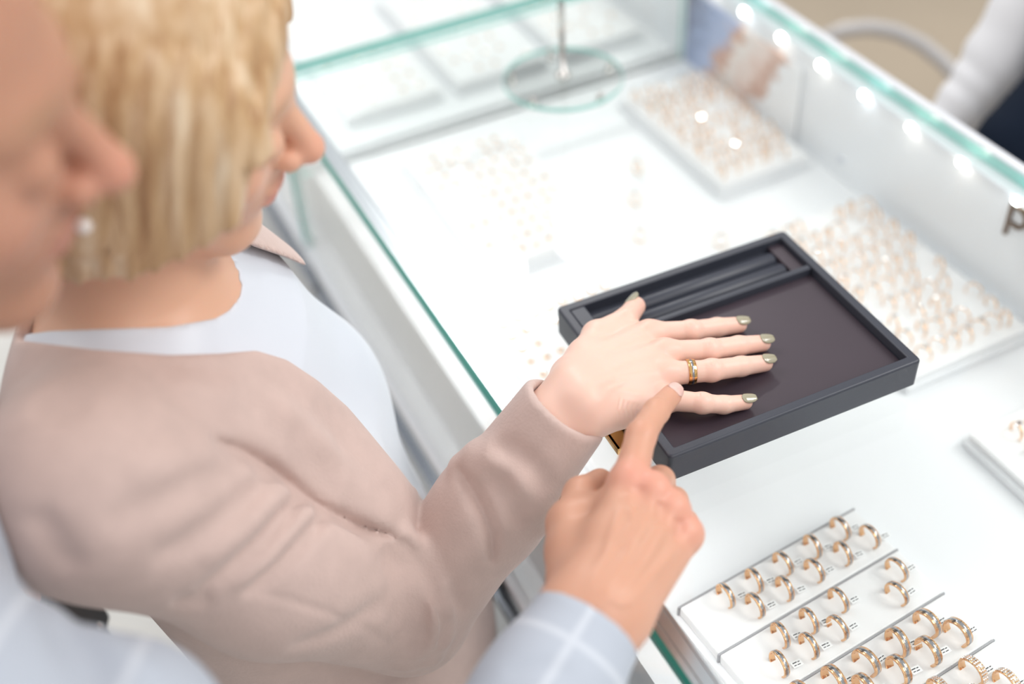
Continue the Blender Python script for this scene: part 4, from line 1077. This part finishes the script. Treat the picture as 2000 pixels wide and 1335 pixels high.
def price_tag(parent, off):
    bm = bmesh.new(); bm_box(bm, (-.0045, -.003, 0), (.0045, .003, .0004)); o = from_bm('price_tag', bm, M['tag'], parent)
    bm = bmesh.new()
    for (a, b, c, d) in ((-.0032, .0008, .0005, .0016), (.0012, .0006, .0030, .0013), (-.0030, -.0014, -.0010, -.0008), (-.0002, -.0016, .0026, -.0010)): bm_box(bm, (a, b, .0004), (c, d, .0006))
    from_bm('print', bm, M['ink'], o)
    return o
# orientation: ring axis along the counter's x, ring standing upright in the pad
RING_ROT = Matrix.Rotation(YAW + .075, 3, 'Z') @ Matrix(((0, 0, 1), (1, 0, 0), (0, 1, 0)))
def place_ring(proto, P, jit, label, group, first):
    o = proto if first else copy_tree(proto)
    o.location = P; o.rotation_euler = (Matrix.Rotation(jit, 3, 'Z') @ RING_ROT).to_euler()
    tag(o, label, 'ring', group); return o
# the near ring tray with inserts
rt = empty('ring_tray', cw(.44, .30, DECK + .0003), YAW + .075); tag(rt, 'white ring tray with gold bands in rows nearest the corner', 'ring tray')
tx0, tx1 = -.094, .094
box('base', (tx0 - .006, -.150, 0), (tx1 + .006, .176, .006), M['white'], rt, .0015)
M['seam'] = mat('grey_seam', (0.36, 0.36, 0.38), .6)
ys = [.1705, .1180, .0655, .0130, -.0395, -.0920, -.1445]
for i in range(6):
    box('insert', (tx0, ys[i + 1] + .0008, .006), (tx1, ys[i] - .0008, .0172), M['white_soft'], rt, .0016)
for i in range(7):
    box('divider', (tx0 - .001, ys[i] - .0008, .006), (tx1 + .001, ys[i] + .0008, .0168), M['seam'], rt)
ORD = ['first', 'second', 'third', 'fourth', 'fifth', 'sixth', 'seventh', 'eighth', 'ninth', 'tenth', 'eleventh', 'twelfth', 'thirteenth', 'fourteenth']
near = [('band', [(335, 750), (495, 665), (655, 570), (820, 475), (975, 375)]), ('band', [(500, 805), (665, 710), (830, 610), (990, 515), (1140, 420)]), ('band', [(640, 970), (800, 890), (965, 775), (1290, 605)]), ('band', [(635, 1130), (800, 1030), (960, 930), (1290, 740)]),
        ('wide', [(760, 1310), (940, 1220), (1120, 1120), (1295, 1010), (1460, 905)]), ('wide', [(930, 1370), (1110, 1270), (1300, 1165), (1465, 1060), (1630, 955)]), ('pave', [(1530, 1290), (1715, 1170)]), ('pave', [(1740, 1330), (1905, 1240)])]
txt = {'band': ('narrow gold band ring', 'narrow gold bands in the near ring tray'), 'wide': ('wide gold band ring', 'wide gold bands in the near ring tray'), 'pave': ('stone-set gold ring', 'stone set rings in the near ring tray')}
protos = {}
for row, (kind, L) in enumerate(near):
    rr_ = {'band': .0110, 'wide': .0122, 'pave': .0120}[kind]; new_ = kind not in protos
    if new_:
        protos[kind] = ring_proto(kind); tg = price_tag(protos[kind], 0)
        tg.matrix_local = Matrix.Translation((-.0045, -.0035, .0135)) @ Matrix(((0, 1, 0, 0), (0, 0, 1, 0), (1, 0, 0, 0), (0, 0, 0, 1)))
    for i, (a, b) in enumerate(L):
        P = at_z(1300 + a * .35, 900 + b * .35, PADZ + rr_ * .62)
        place_ring(protos[kind], P, random.uniform(-.12, .12), '%s, %s from left in the %s row of the near ring tray' % (txt[kind][0], ORD[i], ORD[row]), txt[kind][1], new_ and i == 0)
# pads further back, crowded with small rings
def fill(x0, x1, y0, y1, nx, ny, label, group, proto, skip=0.0, cat='ring', zc=.0055, jit=.0025):
    first = True
    for j in range(ny):
        k_ = 0
        for i in range(nx):
            if random.random() < skip: continue
            k_ += 1
            x = x0 + (i + .5) * (x1 - x0) / nx + random.uniform(-jit, jit); y = y0 + (j + .5) * (y1 - y0) / ny + random.uniform(-jit, jit)
            place_ring(proto, cw(x, y, PADZ + zc), random.uniform(-.5, .5), 'small gold ring, %s in the %s row from the near end, %s' % (ORD[k_ - 1], ORD[j], label), group, first); first = False
pad(.690, .822, .935, 1.175, 'white jewellery pad crowded with gold rings in the far corner')
fill(.698, .816, .945, 1.165, 7, 9, 'far corner pad', 'rings on the far corner pad', ring_proto('small'), .08)
pad(.665, .822, .575, .842, 'white jewellery pad crowded with gold rings right behind the black tray')
fill(.674, .816, .585, .832, 8, 10, 'pad behind black tray', 'rings on the pad behind the black tray', ring_proto('small'), .12)
pad(.665, .822, .230, .500, 'white jewellery pad with small rings at the right edge')
fill(.690, .816, .240, .490, 6, 9, 'right edge pad', 'rings on the right edge pad', ring_proto('small'), .15)
def stud_proto():
    r = empty('stud_earring'); bm = bmesh.new(); bm_lathe(bm, [(0, 0), (.0034, 0), (.0040, .001), (.0030, .0028), (0, .0036)], 10); from_bm('setting', bm, M['pale_gold'], r, True)
    bm = bmesh.new(); bm_lathe(bm, [(.0022, .0030), (.0026, .0038), (.0014, .0050), (0, .0050)], 8); from_bm('stone', bm, M['crystal'], r); return r
def fill_studs(x0, x1, y0, y1, nx, ny, label, group, skip):
    p = stud_proto(); first = True
    for j in range(ny):
        k_ = 0
        for i in range(nx):
            if random.random() < skip: continue
            k_ += 1
            o = p if first else copy_tree(p); first = False
            o.location = cw(x0 + (i + .5) * (x1 - x0) / nx + random.uniform(-.002, .002), y0 + (j + .5) * (y1 - y0) / ny + random.uniform(-.002, .002), PADZ + .0002); o.rotation_euler = (0, 0, random.uniform(0, 3)); tag(o, 'tiny gold stud, %s in the %s row from the near end, %s' % (ORD[k_ - 1], ORD[j], label), 'earring', group)
pad(.385, .540, .930, 1.190, 'white jewellery pad with faint gold studs at the far left')
fill_studs(.395, .530, .940, 1.180, 8, 11, 'far left pad', 'studs on the far left pad', .15)
pad(.345, .500, .610, .865, 'white jewellery pad with gold studs under the black tray')
fill_studs(.352, .492, .618, .857, 8, 11, 'pad beneath black tray', 'studs on the pad under the black tray', .2)
hp_ = ring_proto('small')
for i, (a, b, lab) in enumerate(((1245, 325, 'lone gold ring on the white deck, farthest of three in a column'), (1240, 388, 'lone gold ring on the white deck, middle of three in a column'), (1250, 460, 'lone gold ring on the white deck, nearest of three in a column'), (1408, 470, 'lone gold ring on the white deck just behind the black tray'))):
    place_ring(hp_, at_z(a, b, DECK + .0095), .3 * i, lab, 'lone rings on the deck', i == 0)
# pads in the far case
for i, (x0, x1) in enumerate(((.36, .50), (.52, .66), (.68, .815))):
    pad(x0, x1, CY1 + .06, CY1 + .36, ('white jewellery pad in the far case, nearest the customer', 'white jewellery pad in the middle of the far case', 'white jewellery pad in the far case, nearest the back panel')[i])
    fill_studs(x0 + .01, x1 - .01, CY1 + .07, CY1 + .35, 5, 8, ('far case, customer-side pad', 'far case, middle pad', 'far case, back pad')[i], 'studs in the far case', .35)

# ================================================================== black handbag between the couple
bag = empty('handbag', (-.435, .560, .70)); tag(bag, 'black leather handbag hanging between the two customers', 'handbag')
bm = bmesh.new(); bm_box(bm, (-.030, -.13, 0), (.030, .115, .235), .018, 3); from_bm('body', bm, M['leather_black'], bag, True)
bm = bmesh.new(); bm_box(bm, (.0295, -.125, .11), (.0345, .110, .232), .002, 2); from_bm('flap', bm, M['leather_black'], bag)
bm = bmesh.new(); bm_tube(bm, [(0, -.08, .225), (.0, -.06, .255), (.0, -.02, .274), (.0, .03, .274), (.0, .065, .255), (.0, .085, .225)], .0045, 10); from_bm('handle', bm, M['leather_black'], bag, True)
bm = bmesh.new(); bm_lathe(bm, [(0, .003), (.004, .0025), (.005, 0)], 14); o = from_bm('stud', bm, M['steel'], bag, True); o.location = (.0347, .085, .13); o.rotation_euler = (0, math.pi / 2, 0)

# ================================================================== tubular chair behind the counter
seat_c = at_d(1745, 260, 2.0)
ch = empty('chair', (seat_c[0], seat_c[1], .0045)); tag(ch, 'pale grey tubular chair with a curved back behind the counter', 'chair')
WORLD_BUILT.add(ch.name)
loop = [at_d(x, y, d) for x, y, d in ((1560, 250, 1.98), (1565, 170, 1.96), (1582, 100, 1.94), (1612, 72, 1.92), (1650, 58, 1.90), (1700, 53, 1.90), (1750, 62, 1.89), (1800, 86, 1.88), (1845, 122, 1.87), (1880, 165, 1.86), (1902, 215, 1.86), (1912, 290, 1.88))]
M['chair'] = mat('pale_grey_metal', (0.55, 0.53, 0.52), .4, .3)
bm = bmesh.new(); bm_tube(bm, [tuple(p) for p in loop], .0118, 12); from_bm('back_loop', bm, M['chair'], ch, True)
sx, sy = (loop[0] + loop[-1])[:2] / 2 - np.array([.03, -.02])
M['seat_pad'] = mat('grey_seat_pad', (0.25, 0.25, 0.26), .7)
bm = bmesh.new(); bm_box(bm, (sx - .19, sy - .19, .43), (sx + .19, sy + .19, .47), .015, 3); from_bm('seat', bm, M['seat_pad'], ch, True)
for p in (loop[0], loop[-1]):
    bm = bmesh.new(); bm_tube(bm, [tuple(p), (p[0] * .7 + sx * .3, p[1] * .7 + sy * .3, .50), (p[0] * .6 + sx * .4, p[1] * .6 + sy * .4, .44)], .0118, 12); from_bm('back_post', bm, M['chair'], ch, True)
for dx in (-.16, .16):
    for dy in (-.16, .16):
        bm = bmesh.new(); bm_tube(bm, [(sx + dx, sy + dy, .435), (sx + dx * 1.15, sy + dy * 1.15, .006)], .011, 10); from_bm('leg', bm, M['chair'], ch, True)

# ================================================================== the salesperson behind the counter
sp = empty('person', tuple(at_d(2215, 265, 1.46)[:2]) + (.0045,)); tag(sp, 'person in white sleeves and navy vest behind the counter at the right edge', 'person'); WORLD_BUILT.add(sp.name)
B0 = at_d(2215, 265, 1.46); bx, by = B0[0], B0[1]
v_t = lambda P: sm([ellipsoid((bx, by, 1.02), (.125, .150, .22))(P), ellipsoid((bx + .01, by, 1.28), (.115, .165, .20))(P), cone(at_d(1990, 286, 1.350), (bx, by, 1.05), .050, .09)(P)], .06)
vest = lambda P: np.maximum(v_t(P), np.maximum(f32(.86) - P[:, 2], P[:, 2] - f32(1.44)))
M['navy2'] = mat('navy_vest', (0.008, 0.014, 0.028), .8, spec=.12, bump=(300, .2, .001))
mesh_from('vest', *sculpt(vest, (bx - .26, by - .24, .84), (bx + .22, by + .24, 1.46), .007), M['navy2'], sp)
sR = np.array([bx + .0, by + .175, 1.40]); sL = np.array([bx, by - .175, 1.40])
eR, wR = at_d(1958, 118, 1.47), at_d(1838, 258, 1.50)
sleeve = lambda P: sm([cone(sR, eR, .058, .044)(P), cone(eR, wR, .043, .030)(P)], .02)
sleeveL = lambda P: sm([cone(sL, (bx + .06, by - .22, 1.16), .058, .045)(P), cone((bx + .06, by - .22, 1.16), (bx + .05, by - .24, .93), .044, .032)(P)], .02)
def both(P):
    d = np.minimum(sleeve(P), sleeveL(P)); q = P @ ((wR - eR) / np.linalg.norm(wR - eR)).astype(f32)
    return d + (.0016 * np.sin(q * 120 + 3 * np.sin(P[:, 2] * 37 + P[:, 0] * 20))).astype(f32)
M['white_cotton'] = mat('white_cotton', (0.84, 0.84, 0.86), .8, bump=(400, .1, .0006))
mesh_from('sleeves', *sculpt(both, np.minimum(np.minimum(sL, wR), eR) - .12, np.maximum(np.maximum(sR, eR), wR) + .12, .005), M['white_cotton'], sp)
S_HR = frame((-.85, -.30, -.25), (-.1, 0, 1)); S_HC = np.array([bx - .03, by, 1.63])
s_head = head_sdf(S_HC, S_HR, 1.0)
hR_ = wR + (wR - eR) / np.linalg.norm(wR - eR) * .05; dR = (wR - eR) / np.linalg.norm(wR - eR)
sideR = np.cross(dR, UP); sideR /= np.linalg.norm(sideR)
def hand_at(w, d, sd):
    fs = [chain([w + d * .055 + sd * (.026 - .017 * i), w + d * (.088 - .004 * abs(i - 1)) + sd * (.028 - .018 * i) - UP * .006, w + d * (.110 - .004 * abs(i - 1)) + sd * (.028 - .018 * i) - UP * .022], (.0095, .0085, .0070), .004) for i in range(4)]
    pl = [cone(w - d * .05, w + d * .055 + sd * (.024 - .016 * i), .020, .011) for i in range(4)]; th = chain([w + d * .01 + sd * .02, w + d * .045 + sd * .045, w + d * .070 + sd * .048], (.014, .011, .009), .005)
    def f(P):
        b = smin(sm([k(P) for k in pl], .01), th(P), .008); g = None
        for k in fs:
            e = k(P); g = e if g is None else np.minimum(g, e)
        return smin(b, g, .005)
    return f
wL = np.array([bx + .05, by - .24, .93]); hL = hand_at(wL, np.array([-.1, 0, -.99]), np.array([.95, .2, 0])); hRf = hand_at(wR, dR, sideR)
inner = [cone(S_HC + np.array([.02, 0, -.06]), (bx, by, 1.38), .05, .06), cone((bx, by, 1.36), (bx, by, .98), .07, .08), cone(sR, sL, .035, .035), cone(sR, eR, .035, .03), cone(eR, wR, .03, .022), cone(sL, (bx + .06, by - .22, 1.16), .035, .03), cone((bx + .06, by - .22, 1.16), wL, .03, .022)]
sbody = lambda P: smin(smin(s_head(P), sm([k(P) for k in inner], .02), .02), np.minimum(hL(P), hRf(P)), .004)
V, Q = sculpt(sbody, np.minimum(np.minimum(wL, wR), S_HC) - .16, np.maximum(np.maximum(sR, wR), S_HC + .02) + .15, .005)
mesh_from('body', V, Q, M['skin'], sp, {'skin': head_colour(V, S_HC, S_HR, (.76, .50, .38))})
def s_hair(P):
    q = (P - S_HC.astype(f32)) @ S_HR.astype(f32); d = smin(ellipsoid((-.022, 0, .042), (.102, .086, .094))(q), ellipsoid((-.06, 0, -.04), (.06, .075, .10))(q), .03)
    return smax(d, -(q @ np.array([-.80, 0, .55], f32) - f32(-.012)), .012)
v_, q_ = sculpt(s_hair, S_HC - .2, S_HC + .18, .006); mesh_from('hair', v_, q_, M['brown'], sp, {'strand': (v_ - S_HC) @ S_HR})
s_leg = lambda P: sm([ellipsoid((bx + .02, by, .90), (.12, .165, .11))(P)] + [cone((bx + .02, by + k, .86), (bx + .02, by + k, .07), .085, .048)(P) for k in (-.085, .085)], .03)
mesh_from('trousers', *sculpt(s_leg, (bx - .13, by - .2, .02), (bx + .17, by + .2, 1.03), .010), M['navy'], sp)
for k in (-.085, .085):
    shf_ = lambda P, y=by + k: np.maximum(cone((bx + .03, y, .05), (bx - .13, y, .035), .044, .034)(P), -P[:, 2] + f32(.005))
    mesh_from('shoe', *sculpt(shf_, (bx - .19, by + k - .06, -.01), (bx + .1, by + k + .06, .11), .007), M['leather_black'], sp)
